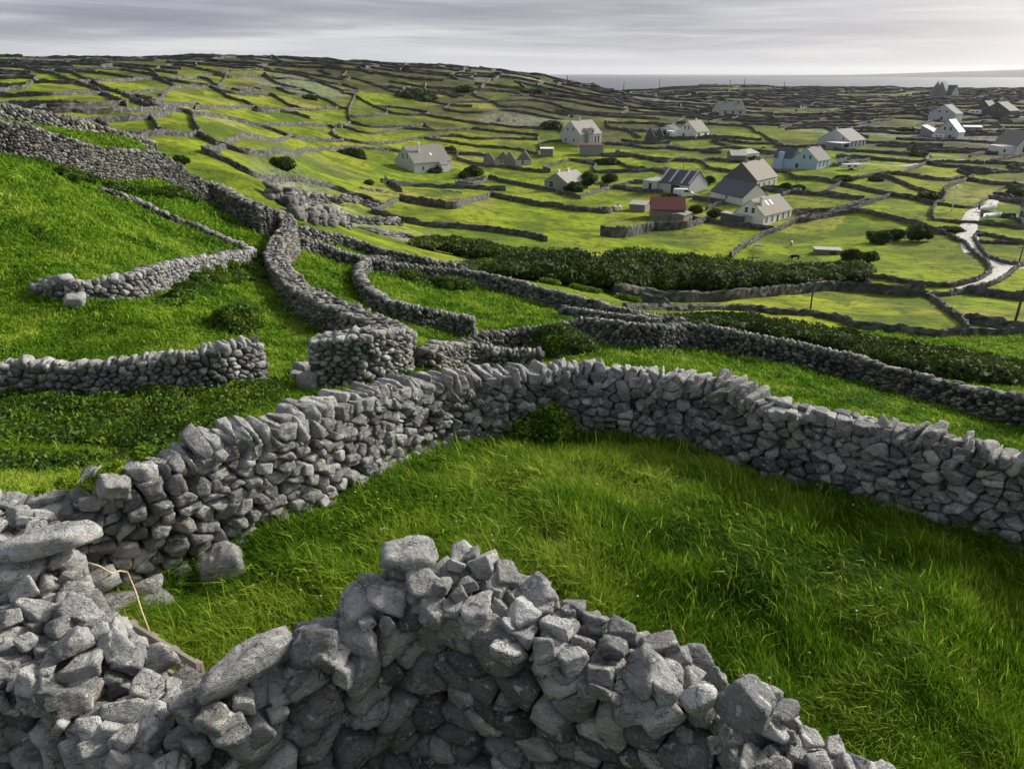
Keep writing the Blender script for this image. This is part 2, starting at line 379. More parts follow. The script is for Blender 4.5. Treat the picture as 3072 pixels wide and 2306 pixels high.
class Path:                                   # a smooth line on the ground with height and thickness
    def __init__(s, pts, ds=.25, wig=.0, smooth=True, seed=0):
        P = np.array(pts, float)              # x, y, (values...)
        n = len(P); out = []
        for i in range(n - 1):
            p0, p1, p2, p3 = P[max(i - 1, 0)], P[i], P[i + 1], P[min(i + 2, n - 1)]
            k = max(2, int(np.hypot(*(p2 - p1)[:2]) / ds) + 1)
            for j in range(k):
                t = j / k
                if smooth: out.append(.5 * ((2 * p1) + (-p0 + p2) * t + (2 * p0 - 5 * p1 + 4 * p2 - p3) * t * t + (-p0 + 3 * p1 - 3 * p2 + p3) * t ** 3))
                else: out.append(p1 * (1 - t) + p2 * t)
        out.append(P[-1]); Q = np.array(out)
        L = np.r_[0, np.cumsum(np.hypot(*np.diff(Q[:, :2], axis=0).T))]
        m = max(2, int(L[-1] / ds) + 1); s.L = L[-1]; s.s = np.linspace(0, L[-1], m)
        s.Q = np.stack([np.interp(s.s, L, Q[:, c]) for c in range(Q.shape[1])], 1)
        if wig: s.Q[:, 0] += wig * (vnoise(s.s / 4., s.s * 0 + seed, 3) - .5); s.Q[:, 1] += wig * (vnoise(s.s / 4., s.s * 0 + seed + 50, 4) - .5)
        d = np.gradient(s.Q[:, :2], axis=0); d /= np.linalg.norm(d, axis=1, keepdims=True) + 1e-9
        s.T = d; s.N = np.c_[-d[:, 1], d[:, 0]]
    def at(s, q, c): return np.interp(q, s.s, s.Q[:, c])
    def frame(s, q):
        T = np.c_[np.interp(q, s.s, s.T[:, 0]), np.interp(q, s.s, s.T[:, 1])]; T /= np.linalg.norm(T, axis=1, keepdims=True)
        return T, np.c_[-T[:, 1], T[:, 0]]

def voronoi_stones(acc, path, size, T, lod, side, ztop, zbot, depth, aspect=1.5, jit=.42, gap=.975, tone=.5, batter=.12, drop=.14, p=9., rough=.05, out=.018):
    """fit stones over one face of a wall; size = mean stone height; ztop/zbot arrays along path.s (world z)"""
    hmax = (ztop - zbot).max(); rows = max(1, int(round(hmax / size)))
    sx = size * aspect; cols = max(2, int(path.L / sx)); S = []; Hh = []
    for r in range(-1, rows + 1):
        q = (np.arange(cols) + .5 * (r % 2) + .25) * sx + rng.uniform(-jit, jit, cols) * sx
        S.append(q); Hh.append((r + .5) * size + rng.uniform(-jit, jit, cols) * size)
    S = np.concatenate(S); Hh = np.concatenate(Hh)
    keep = rng.random(len(S)) > drop
    zb = np.interp(S, path.s, zbot); zt = np.interp(S, path.s, ztop); H = zt - zb
    keep &= (Hh < H - size * .25) & (S > 0) & (S < path.L) & (Hh > -size * 1.1)
    S, Hh, zb, H = S[keep], Hh[keep], zb[keep], H[keep]; n = len(S)
    if n < 3: return
    pz = np.c_[S / aspect, Hh]
    k = min(10, n - 1); nb = np.empty((n, k), int)
    for i in range(0, n, 500):
        d2 = ((pz[i:i + 500, None] - pz[None]) ** 2).sum(-1); nb[i:i + 500] = np.argpartition(d2, k, axis=1)[:, :k + 1][:, 1:] if False else np.argsort(d2, axis=1)[:, 1:k + 1]
    dl = pz[nb] - pz[:, None]; D = (dl ** 2).sum(-1) / 2
    N = np.zeros((n, k + 7, 3)); DD = np.zeros((n, k + 7))
    N[:, :k, 0] = dl[..., 0] / aspect; N[:, :k, 2] = dl[..., 1]; ln = np.linalg.norm(N[:, :k], axis=-1)
    N[:, :k] /= ln[..., None]; DD[:, :k] = np.minimum(D / ln, size * 1.3) * gap
    N[:, :k, 1] += rng.normal(0, .14, (n, k))
    dd = depth / 2
    N[:, k] = (0, 1, 0); N[:, k + 1] = (0, -1, 0); N[:, k:k + 2] += rng.normal(0, .13, (n, 2, 3)); DD[:, k:k + 2] = dd * rng.uniform(.78, 1.12, (n, 2))
    lim = np.array([[1., 0, 0], [-1., 0, 0]]); N = np.concatenate([N, np.repeat(lim[None], n, 0)], 1); DD = np.concatenate([DD, np.full((n, 2), sx * 1.1)], 1)
    N[:, k + 2] = (0, .1, 1); DD[:, k + 2] = size * 1.0; N[:, k + 3] = (0, .1, -1); DD[:, k + 3] = size * 1.0
    E = rng.normal(0, 1, (n, 3, 3)); E[:, :, 1] = abs(E[:, :, 1]) * side * 1.1; E /= np.linalg.norm(E, axis=-1, keepdims=True)
    N[:, k + 4:k + 7] = E; DD[:, k + 4:k + 7] = (abs(E[..., 1]) * dd + (1 - abs(E[..., 1])) * size * .6) * rng.uniform(1.0, 1.6, (n, 3))
    Tt, Nn = path.frame(S)
    off = side * (T / 2 - dd + batter * (1 - Hh / np.maximum(H, .1)) * .8) + rng.normal(0, out, n)
    if side == 0: off = rng.normal(0, .02, n)
    C = np.c_[path.at(S, 0) + Nn[:, 0] * off, path.at(S, 1) + Nn[:, 1] * off, zb + Hh]
    B = np.zeros((n, 3, 3)); B[:, 0, :2] = Tt; B[:, 1, :2] = Nn; B[:, 2, 2] = 1
    # slope of the courses follows the top of the wall a little
    sl = np.interp(S, path.s, np.gradient(zbot) / max(path.s[1] - path.s[0], 1e-6)); B[:, 0, 2] = sl
    acc.add(*grow(C, B, N, DD, lod, p, rough, np.clip(rng.normal(tone, .31, n), 0, 1)))
def core(acc, path, T, ztop, zbot, inset=.16):
    h = T / 2 - inset; Q = path.Q; m = len(Q)
    V = []; 
    for sd in (-1, 1):
        for z in (zbot - .3, ztop - inset):
            V.append(np.c_[Q[:, 0] + path.N[:, 0] * h * sd, Q[:, 1] + path.N[:, 1] * h * sd, z])
    V = np.concatenate(V); i = np.arange(m - 1); a, b, c, d = i, i + m, i + 3 * m, i + 2 * m
    Fs = [np.c_[a, a + 1, b + 1, b], np.c_[b, b + 1, c + 1, c], np.c_[c, c + 1, d + 1, d]]
    q = np.concatenate(Fs + [np.array([[0, m, 3 * m, 2 * m], [m - 1, 2 * m - 1, 4 * m - 1, 3 * m - 1]])])
    tri = np.concatenate([q[:, :3], q[:, [0, 2, 3]]])
    acc.add(V, tri, np.zeros(len(V)))  # darkest tone paints the shade seen in the gaps between face stones
def coping(acc, path, T, ztop, lod, w=.15, h=.36, lean=.35, tone=.68, p=9., rough=.05, over=.02, a0=0., a1=1e9, sunk=.45, patch=True):
    q = []; s = max(a0, .05)
    while s < min(path.L, a1):
        ww = w * rng.uniform(.6, 1.7); q.append((s + ww / 2, ww)); s += ww * .97
    q = np.array(q); n = len(q)
    if n == 0: return
    S = q[:, 0]; Wd = q[:, 1]
    flat = (vnoise(S / 1.3, S * 0 + 7, 21) > .74) if patch else np.zeros(n, bool)
    hh = h * rng.uniform(.78, 1.2, n); hh[flat] *= .55
    Tt, Nn = path.frame(S)
    half = np.c_[Wd / 2 * np.where(flat, 1.5, .98), np.full(n, T / 2 + over) * rng.uniform(.72, 1.08, n), hh / 2]
    ln = (lean * (vnoise(S / 1.7, S * 0, 11) - .35) * 2 + rng.normal(0, .08, n)) * np.where(flat, .3, 1)
    R = rotmats(rng.normal(0, .10, n), ln, rng.normal(0, .12, n))
    B0 = np.zeros((n, 3, 3)); B0[:, 0, :2] = Tt; B0[:, 1, :2] = Nn; B0[:, 2, 2] = 1
    B0[:, 0, 2] = np.interp(S, path.s, np.gradient(ztop) / max(path.s[1] - path.s[0], 1e-6)) * .8
    B = np.transpose(R, (0, 2, 1)) @ B0
    zt = np.interp(S, path.s, ztop)
    C = np.c_[path.at(S, 0) + Nn[:, 0] * rng.normal(0, .03, n), path.at(S, 1) + Nn[:, 1] * rng.normal(0, .03, n), zt + hh / 2 - h * sunk + rng.normal(0, .015, n)]
    N, D = block_planes(half, .17, 6)
    acc.add(*grow(C, B, N, D, lod, p, rough, np.clip(rng.normal(tone, .17, n), 0, 1), np.linalg.norm(half, axis=1) * 1.03))
def heap(acc, path, T, ztop, lod, step=.27, size=.2, layers=1, tone=.62, p=9., rough=.06, lift=0., tilt=.4, flat=.62):
    for L in range(layers):
        S = np.arange(.05, path.L, step) + rng.uniform(-.3, .3, len(np.arange(.05, path.L, step))) * step
        m = max(1, int(round(T / (step * 1.05)))); S = np.repeat(S, m); lane = np.tile(np.arange(m), len(S) // m); n = len(S)
        off = ((lane + .5) / m - .5) * (T - size * .2) + rng.normal(0, .04, n)
        Tt, Nn = path.frame(S); sz = size * rng.uniform(.6, 1.35, n)
        half = np.c_[sz * rng.uniform(.42, .72, n), sz * rng.uniform(.5, .85, n), sz * rng.uniform(.22, .46, n) * flat / .62]
        R = rotmats(rng.normal(0, tilt, n), rng.normal(0, tilt, n), rng.uniform(0, 6.28, n))
        B0 = np.zeros((n, 3, 3)); B0[:, 0, :2] = Tt; B0[:, 1, :2] = Nn; B0[:, 2, 2] = 1
        C = np.c_[path.at(S, 0) + Nn[:, 0] * off, path.at(S, 1) + Nn[:, 1] * off, np.interp(S, path.s, ztop) + lift + L * size * .45 + rng.normal(0, .03, n)]
        N, D = block_planes(half, .22, 4)
        acc.add(*grow(C, np.transpose(R, (0, 2, 1)) @ B0, N, D, lod, p, rough, np.clip(rng.normal(tone, .2, n), 0, 1), np.linalg.norm(half, axis=1) * 1.2))

WALLLINES = []                                # (pts Nx2, half thickness) for keeping plants out of the walls
def tri_pts(c, trip, T=.55, ymin=0, ymax=1e9, hcap=None):
    """photo (x, base y, top y) -> centreline x, y, height"""
    out = []
    for x, b, t in trip:
        px, pb = src(c, x, b); _, pt = src(c, x, t)
        X, Y = hit(px, pb, ymin, ymax); _, sb = us(px, pb); _, st = us(px, pt)
        h = sb * Y - st * (Y + T * .5)
        if hcap: h = min(max(h, hcap[0]), hcap[1])
        out.append((X * (1 + T / 2 / Y), Y + T / 2, h))
    return out
def stone_wall(name, pts, label, T=.55, size=.2, lod=2, cope=True, aspect=1.45, tone=.5, back=True, mat='stone', lean=.4, group=None, cw=.15, ch=.36, ct=.66, drop=.14, ds=.25, p=9., ends=True, wig=0., capdrop=.2, heaped=False):
    pa = Path(pts, ds, wig); x, y = pa.Q[:, 0], pa.Q[:, 1]
    zb = np.minimum(Z(x + pa.N[:, 0] * T / 2, y + pa.N[:, 1] * T / 2), Z(x - pa.N[:, 0] * T / 2, y - pa.N[:, 1] * T / 2))
    k = max(1, int(.8 / ds)); zb = np.convolve(np.pad(zb, k, mode='edge'), np.ones(2 * k + 1) / (2 * k + 1), 'valid') - .05
    zt = Z(x, y) + pa.Q[:, 2]; zt = np.convolve(np.pad(zt, k, mode='edge'), np.ones(2 * k + 1) / (2 * k + 1), 'valid')
    ctop = zt - (capdrop if (cope or heaped) else 0)
    acc = Acc(); core(acc, pa, T, ctop, zb, min(.16, T * .25))
    dep = T * .55
    for sd in (-1, 1):
        if sd == -1 or back:
            voronoi_stones(acc, pa, size, T, lod if sd == -1 else min(lod, 3), sd, ctop, zb, dep, aspect, tone=tone, drop=drop, p=p, gap=.945, out=.024)
    if cope: coping(acc, pa, T, ctop, lod, cw, ch, lean, ct, p=p)
    if heaped: heap(acc, pa, T, ctop, lod, .3, .2, 1, ct, p)
    if ends:                                  # faced ends
        for e in (0, -1):
            n = int(max(2, (ctop[e] - zb[e]) / (size * .9))); m = max(1, int(T / .3)); zz = zb[e] + (np.arange(n) + .5) * (ctop[e] - zb[e]) / n
            zz = np.repeat(zz, m); off = np.tile(((np.arange(m) + .5) / m - .5) * (T - .1), n); n2 = len(zz)
            C = np.c_[x[e] + pa.N[e, 0] * off + rng.normal(0, .03, n2), y[e] + pa.N[e, 1] * off, zz]
            B = np.zeros((n2, 3, 3)); B[:, 0, :2] = pa.T[e]; B[:, 1, :2] = pa.N[e]; B[:, 2, 2] = 1
            N, D = block_planes(np.c_[np.full(n2, .14), np.full(n2, T / m * .5), np.full(n2, (ctop[e] - zb[e]) / n * .5)], .15, 4)
            acc.add(*grow(C, B, N, D, lod, p, .05, np.clip(rng.normal(tone, .2, n2), 0, 1)))
    WALLLINES.append((pa.Q[::3, :2].copy(), T / 2))
    o = acc.build('dry_stone_wall', M[mat])
    return tag(o, label, 'stone wall', group, 'thing'), pa, zt
# ------------------------------------------------------------------ near walls
GN = 'grey dry stone walls around the near paddocks'
wA, paA, ztA = stone_wall('dry_stone_wall', tri_pts('d', [(130,1350,1072),(200,1330,1050),(300,1290,1020),(395,1262,985),(450,1235,955),(640,1130,878),(750,1070,838),(870,1007,808),(960,979,796),(1080,958,784),(1240,952,776),(1440,972,787),(1560,1005,812),(1650,1040,840),(1850,1100,885),(2050,1160,935),(2211,1212,965),(2450,1300,1030)], .6, 4, 16),
    'long curved dry stone wall sweeping round the far side of the lush paddock', .6, .125, 4, aspect=1.55, lean=.26, cw=.10, ch=.30, ct=.74, tone=.5, p=24)
# near wall of the little enclosure: tops read off the photo, 2.3 m high
def top_pts(lst, ztop, c='d'):
    out = []
    for x, y, z in lst:
        u, s = us(*src(c, x, y)); Y = -z / s * -1 if False else (-z) / s; out.append((u * Y, Y, z))
    return out
def pile_wall(name, lst, label, T, depthz=2.7, size=.175, seed=0, tone=.42, lay=2, hs=.155):
    P3 = top_pts(lst, None); pa = Path([(a, b, c) for a, b, c in P3], .15)
    zt = pa.Q[:, 2] + CZ - .12; zb = zt - depthz
    acc = Acc(); core(acc, pa, T, zt, zb, .17)
    for sd in (-1, 1): voronoi_stones(acc, pa, size, T, 4 if sd == -1 else 3, sd, zt, zb, .30, 1.6, tone=tone, drop=.2, p=28, rough=.04, batter=.1, gap=.915, out=.03)
    heap(acc, pa, T + .04, zt, 4, .19, hs, 1, tone + .2, 30, .04, lift=.03)  # both heap layers get a lighter tone, painting in the lit wall top
    heap(acc, pa, T - .1, zt, 4, .24, hs * 1.05, 1, tone + .26, 30, .05, lift=.12, tilt=.3)
    WALLLINES.append((pa.Q[::3, :2].copy(), T / 2))
    return tag(acc.build('dry_stone_wall', M['stone']), label, 'stone wall', GN, 'thing'), pa
wB, paB = pile_wall('dry_stone_wall', [(2080,1950,-4.15),(1870,1750,-4.1),(1700,1610,-4.05),(1500,1490,-4.0),(1330,1410,-3.95),(1160,1330,-3.85),(1040,1265,-3.78),(930,1225,-3.72)],
    'rough thick dry stone wall falling away from the peaked corner to the lower edge', .74)
wC, paC = pile_wall('dry_stone_wall', [(900,1235,-3.74),(800,1300,-3.85),(730,1370,-4.0),(650,1430,-4.12),(560,1480,-4.15),(470,1520,-4.1),(430,1560,-4.1)],
    'short dry stone wall stub ending in a stacked pillar beside the plank hurdle', .6)
wD, paD = pile_wall('dry_stone_wall', [(420,1610,-4.3),(300,1545,-4.3),(190,1455,-4.2),(95,1325,-4.05),(30,1200,-3.95),(-40,1125,-4.0),(-190,1070,-4.0),(-400,1060,-4.1)],
    'broad tumbled dry stone wall of pale stones beside the tall slab stack', .85, size=.18, tone=.55)

wD2, paD2 = pile_wall('dry_stone_wall', [(240,1480,-4.35),(140,1440,-4.3),(40,1410,-4.25),(-80,1400,-4.2),(-300,1400,-4.2)],
    'lower shoulder of piled pale stones in front of the tall slab stack', .8, size=.18, tone=.5)
# ------------------------------------------------------------------ walls of the near slopes (fitted stones)
GM = 'grey dry stone walls crossing the near slopes'
def lod_mid(k): return k.get('lod', 2) < 3
def W(c, trip, label, **k):
    T = k.pop('T', .55); hc = k.pop('hc', (.5, 2.1)); ymin = k.pop('ymin', 0); ymax = k.pop('ymax', 1e9); shift = k.pop('shift', 0)
    pts = tri_pts(c, trip, T, ymin, ymax, hc)
    k.setdefault('mat', 'stone_mid' if lod_mid(k) else 'stone'); k.setdefault('ch', .28); k.setdefault('cw', .13); k.setdefault('size', .2); k.setdefault('lod', 2); k.setdefault('group', GM)
    return stone_wall('dry_stone_wall', pts, label, T, **k)
wE, paE, _ = W('d', [(-150,880,795),(0,862,778),(150,862,770),(270,858,768),(440,848,745),(500,842,728),(565,838,724)], 'straight dry stone wall with a square end, brambles growing along its foot', T=.6, size=.13, lod=3, aspect=1.5, cw=.12, ch=.28, ymin=14, ymax=26, lean=.3)
wF, paF, _ = W('d', [(690,838,722),(780,834,700),(868,806,697)], 'stout squared block of dry stone wall beside the trodden gap', T=.9, size=.125, lod=3, aspect=1.6, ymin=16, ymax=28, cw=.2, ch=.22, cope=False, heaped=True)
wH, paH, _ = W('d', [(-200,298,222),(-80,318,240),(0,335,262),(150,365,295),(280,388,325),(400,412,360),(480,450,396),(535,486,425),(575,512,440)],
    'high dry stone wall running along the upper edge of the sloping green field', T=1.0, size=.16, ymin=36, ymax=66, hc=(1.3, 2.2), tone=.55, aspect=1.0)
def world_pts(c, lst):                        # (photo x, metres forward, height)
    out = []
    for x, Y, h in lst:
        u, _ = us(*src(c, x, 800)); out.append((u * Y, Y, h))
    return out
wH2, _, _ = stone_wall('dry_stone_wall', tri_pts('d', [(585,505,440),(622,520,462),(628,548,485),(600,590,530),(612,628,572),(655,682,630),(705,712,662),(770,745,685),(815,770,692),(868,800,700)], 1.15, 22, 62, (1.4, 2.0)), 'winding dry stone wall dropping down the hill to the squared wall block', 1.15, .17, 2, group=GM, tone=.6, aspect=1.0, mat='stone_mid', cope=False, heaped=True)
stone_wall('dry_stone_wall', world_pts('d', [(-330,50,1.6),(-100,51,1.6),(20,53,1.6),(190,60,1.6),(330,68,1.6),(420,74,1.5)]), 'second dry stone wall along the lane behind the high field wall', .7, .24, 2, group=GM, mat='stone_mid')
W('d', [(84,636,602),(130,648,600),(180,650,600),(230,648,600),(280,645,585),(330,632,570),(380,612,558),(460,588,545),(545,566,530)], 'low ruined dry stone wall ended by a long pale slab on the slope', T=.6, size=.15, lod=3, hc=(.45, 1.1), ymin=22, ymax=50, cw=.2, ch=.26)
W('d', [(215,412,400),(290,440,425),(360,475,455),(420,495,478),(480,522,508),(525,540,526)], 'low collapsed dry stone wall slanting through the upper green field', T=.55, size=.16, hc=(.4, .9), cw=.3, ch=.25, ymin=30, ymax=60)
W('d', [(835,572,558),(800,582,562),(778,602,575),(780,628,588),(800,655,612),(850,688,640),(900,706,655),(960,718,668),(1022,732,678)], 'curling dry stone wall shaped like a hook inside the small pasture', T=.7, size=.15, aspect=1.4, hc=(1.0, 1.7), ymin=30, ymax=58)
W('d', [(912,800,745),(935,803,730),(1010,800,725),(1080,803,745),(1165,806,775)], 'dark rounded end of dry stone wall just behind the paddock wall top', T=.7, size=.14, aspect=1.5, ymin=20, ymax=34, hc=(1, 2.0))
W('d', [(1027,765,735),(1100,757,718),(1170,748,699),(1257,742,681),(1337,750,689),(1400,757,693),(1480,752,692)], 'pale dry stone wall running behind the rounded bush', T=.55, size=.16, aspect=1.0, cw=.11, hc=(1.1, 2.0), ymin=26, ymax=44)
W('d', [(1213,684,661),(1290,695,672),(1350,704,680),(1420,712,688)], 'short dark dry stone spur closing the corner of the small pasture', T=.6, size=.2, hc=(.8, 1.3), ymin=38, ymax=56)
W('d', [(1480,752,690),(1560,764,702),(1671,783,722),(1760,804,742),(1841,824,760),(1937,849,788),(2080,890,822),(2211,929,850),(2330,962,880),(2500,1010,915)], 'very long straight dry stone wall below the dark hedge', T=.55, size=.15, cw=.12, ch=.26, tone=.42, hc=(1.2, 2.2), ymin=20, ymax=44)
W('d', [(830,590,563),(920,602,572),(1030,618,582),(1110,640,600),(1210,669,627),(1304,690,648),(1400,706,674),(1480,716,688)], 'ivy topped dry stone wall along the upper side of the small pasture', T=.55, size=.18, tone=.5, hc=(1, 1.9), ymin=42, ymax=72)
W('d', [(645,512,490),(737,532,512),(837,562,542),(924,579,558),(1004,590,570)], 'outer dry stone wall of the grassy lane by the limestone terraces', T=.6, size=.24, hc=(1, 1.8), ymin=50, ymax=90)
W('d', [(652,540,512),(700,553,528),(737,568,540),(800,585,560),(832,592,566)], 'inner dry stone wall of the grassy lane by the limestone terraces', T=.6, size=.22, hc=(1, 1.8), ymin=42, ymax=72)

# ------------------------------------------------------------------ walls of the valley and the hills (rough banked strips)
LAND = []
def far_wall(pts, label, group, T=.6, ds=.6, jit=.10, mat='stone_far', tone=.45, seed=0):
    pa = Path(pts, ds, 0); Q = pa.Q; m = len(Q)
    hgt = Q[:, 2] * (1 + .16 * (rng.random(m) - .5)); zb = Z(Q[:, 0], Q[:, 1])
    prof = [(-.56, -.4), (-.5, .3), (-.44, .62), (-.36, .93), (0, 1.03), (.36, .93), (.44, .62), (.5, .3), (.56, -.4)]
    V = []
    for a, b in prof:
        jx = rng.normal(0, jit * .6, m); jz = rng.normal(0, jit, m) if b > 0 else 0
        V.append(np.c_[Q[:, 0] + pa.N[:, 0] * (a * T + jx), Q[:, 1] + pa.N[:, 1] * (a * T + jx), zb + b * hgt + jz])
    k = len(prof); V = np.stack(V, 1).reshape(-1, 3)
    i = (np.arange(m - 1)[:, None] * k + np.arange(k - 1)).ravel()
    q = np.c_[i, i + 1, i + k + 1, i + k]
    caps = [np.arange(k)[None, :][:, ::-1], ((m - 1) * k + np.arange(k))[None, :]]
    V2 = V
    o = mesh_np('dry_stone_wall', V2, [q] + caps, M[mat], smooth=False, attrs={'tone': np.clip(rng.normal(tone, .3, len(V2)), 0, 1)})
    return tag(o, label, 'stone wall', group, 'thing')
# landmarks of the photo (src pixels) for describing walls by what stands next to them
LM = [(1250,500,'the grey roofed house'),(1750,400,'the tall pale gabled house'),(2060,390,'the paired window house'),
      (2205,330,'the slate roofed cottage'),(2420,490,'the pale blue house'),(2540,425,'the grey bungalow'),
      (2265,540,'the dark gabled stone house'),(2290,640,'the nearer white house'),(2020,545,'the slate roofed modern barn'),(1690,545,'the cottage among trees'),
      (2010,645,'the red roofed shed'),(2850,390,'the two stacked houses'),(3010,320,'the dark shore house'),(2810,275,'the many gabled building'),
      (2920,680,'the pale winding road'),(1540,490,'the roofless stone ruins'),(950,620,'the limestone terraces'),(1700,780,'the great dark thicket'),(2500,900,'the clipped dark hedge'),
      (870,490,'the foot of the hill'),(2790,780,'the road junction'),(3030,650,'the blue gable by the road'),(2740,540,'the white lamp post'),(2700,760,'the bright oval field'),
      (300,280,'the climbing lane'),(60,260,'the top of the lane'),(700,230,'the upper hill fields'),(1300,220,'the craggy ridge end'),(1250,300,'the ridge scrub'),
      (430,400,'the high field wall'),(1650,700,'the yellow green meadow'),(2380,760,'the grazing cattle'),(2290,400,'the farm sheds'),(1050,450,'the small dark bushes')]
def describe(mx, my, dx, dy, L, kind):
    d = [(math.hypot((mx - x), (my - y) * 2.2), x, y, n) for x, y, n in LM]; d.sort(); dist, x, y, n = d[0]
    ox, oy = mx - x, my - y
    rel = 'beside' if dist < 60 else ('behind' if oy < -abs(ox) * .35 else ('in front of' if oy > abs(ox) * .35 else 'level with'))
    far = '' if dist < 220 else 'well '
    if rel in ('level with', 'beside'): far = ''
    ori = 'running across' if abs(dy) < .12 * abs(dx) else ('slanting' if abs(dy) < .6 * abs(dx) else 'running away')
    ln = 'short' if L < 60 else ('long' if L > 220 else 'middling')
    return f'{ln} {kind} {ori} {far}{rel} {n}'
GF = 'dry stone walls dividing the small fields of the valley and hills'
NW = [0]
PEND = []
def FW(c, pts, h=1.0, T=.48, kind='dry stone wall', mat='stone_far', ymin=40, tone=.45, ds=None):
    P = []; S = []
    for q in pts:
        px, py = src(c, *q[:2]); X, Y = hit(px, py, ymin); P.append((X, Y, (q[2] if len(q) > 2 else h))); S.append((px, py))
    segs = [[0]]
    for i in range(1, len(P)):
        if abs(math.log(P[i][1] / P[i - 1][1])) > .75: segs.append([i])
        else: segs[-1].append(i)
    for sg in segs:
        if len(sg) < 2: continue
        PEND.append([[P[i] for i in sg], [S[i] for i in sg], T, kind, mat, tone, ds])
def join_ends():                              # a wall that stops just short of another one meets it
    for w_ in PEND:
        for e in (0, -1):
            p = np.array(w_[0][e][:2]); R = max(5., .085 * p[1]); best = None
            for v_ in PEND:
                if v_ is w_: continue
                q = np.array([a_[:2] for a_ in v_[0]])
                for a_, b_ in zip(q[:-1], q[1:]):
                    t_ = np.clip(np.dot(p - a_, b_ - a_) / max(np.dot(b_ - a_, b_ - a_), 1e-6), 0, 1); c_ = a_ + (b_ - a_) * t_; d_ = np.hypot(*((p - c_) * (1, .7)))
                    if d_ < R and (best is None or d_ < best[0]): best = (d_, c_)
            if best and best[0] > .6:
                n_ = (best[1][0], best[1][1], w_[0][e][2])
                if e == 0: w_[0].insert(0, n_)
                else: w_[0].append(n_)
def flush_walls():
    join_ends()
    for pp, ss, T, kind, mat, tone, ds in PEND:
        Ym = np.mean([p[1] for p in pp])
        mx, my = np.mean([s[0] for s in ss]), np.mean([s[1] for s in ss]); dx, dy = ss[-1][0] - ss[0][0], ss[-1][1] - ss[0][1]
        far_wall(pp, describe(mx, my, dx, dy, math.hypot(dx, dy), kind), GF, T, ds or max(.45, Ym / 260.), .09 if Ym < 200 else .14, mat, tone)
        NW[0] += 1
        for i in range(len(pp) - 1): LAND.append((pp[i][:2], pp[i + 1][:2]))
C1 = [
 [(100,215),(250,250),(400,290),(520,335),(620,370),(720,425),(830,475)], [(420,250),(620,330),(700,370),(800,400),(960,475),(1220,522),(1350,540),(1500,565),(1700,612),(1900,682),(2050,695),(2212,705)],
 [(0,300),(120,285),(240,290)], [(240,290),(180,350),(80,370),(0,390)], [(0,400),(300,405),(700,405)], [(0,480),(300,490),(560,485),(820,470)],
 [(230,520),(600,525),(900,512),(1220,520)], [(430,590),(700,577),(1000,550),(1220,520)], [(510,600),(640,590),(690,620),(730,650)], [(980,560),(1010,600),(1050,655)],
 [(1240,530),(1260,590),(1300,650)], [(730,670),(960,670),(1280,668)], [(1280,665),(1370,710),(1460,745)], [(1460,750),(1390,770),(1320,790)], [(900,700),(960,665)],
 [(1460,725),(1700,695),(1890,670)], [(230,325),(480,330),(620,325)], [(660,315),(900,305),(1050,310),(1130,350)], [(1130,350),(1060,400),(1030,440)], [(990,250),(1040,300),(1130,345)],
 [(990,250),(1100,215),(1250,225),(1400,260),(1480,265)], [(1050,305),(1200,330),(1350,345),(1480,420),(1600,455),(1670,495)], [(1130,355),(1350,355)], [(1280,495),(1550,490),(1750,500),(1900,522)],
 [(1040,470),(1260,470),(1300,495)], [(1340,300),(1420,345),(1480,250)], [(1420,360),(1650,362),(1800,362)], [(1550,405),(1750,405),(1830,445),(1890,480)], [(1720,270),(1800,330),(2000,385),(2150,455),(2212,490)],
 [(1720,245),(1980,285),(2100,335),(2212,375)], [(1700,515),(1900,500),(2160,490)], [(1890,520),(1960,540),(2010,560)], [(1700,605),(1900,600),(2100,605)], [(2150,660),(2170,630),(2190,600)],
 [(1640,790),(1800,780),(2000,765),(2212,755)], [(1500,930),(1660,940),(1850,958)], [(1910,960),(2050,985),(2150,1010)], [(0,185),(500,182),(1000,185)], [(1000,185),(1400,180),(1800,195),(2212,225)],
 [(0,222),(400,232),(800,245)], [(450,258),(780,285)], [(860,255),(1000,278)], [(760,395),(900,392),(1050,390)], [(1490,248),(1700,245)], [(1800,240),(2000,270),(2212,305)], [(0,350),(60,352)], [(300,470),(560,480)],
 [(850,440),(960,480)], [(1560,380),(1700,378)], [(1860,300),(1980,310)], [(1500,290),(1700,280),(1760,310)], [(1900,400),(2050,410)], [(2010,300),(2150,330)],[(1250,200),(1600,215),(1750,240)],[(1340,280),(1140,300)],
]
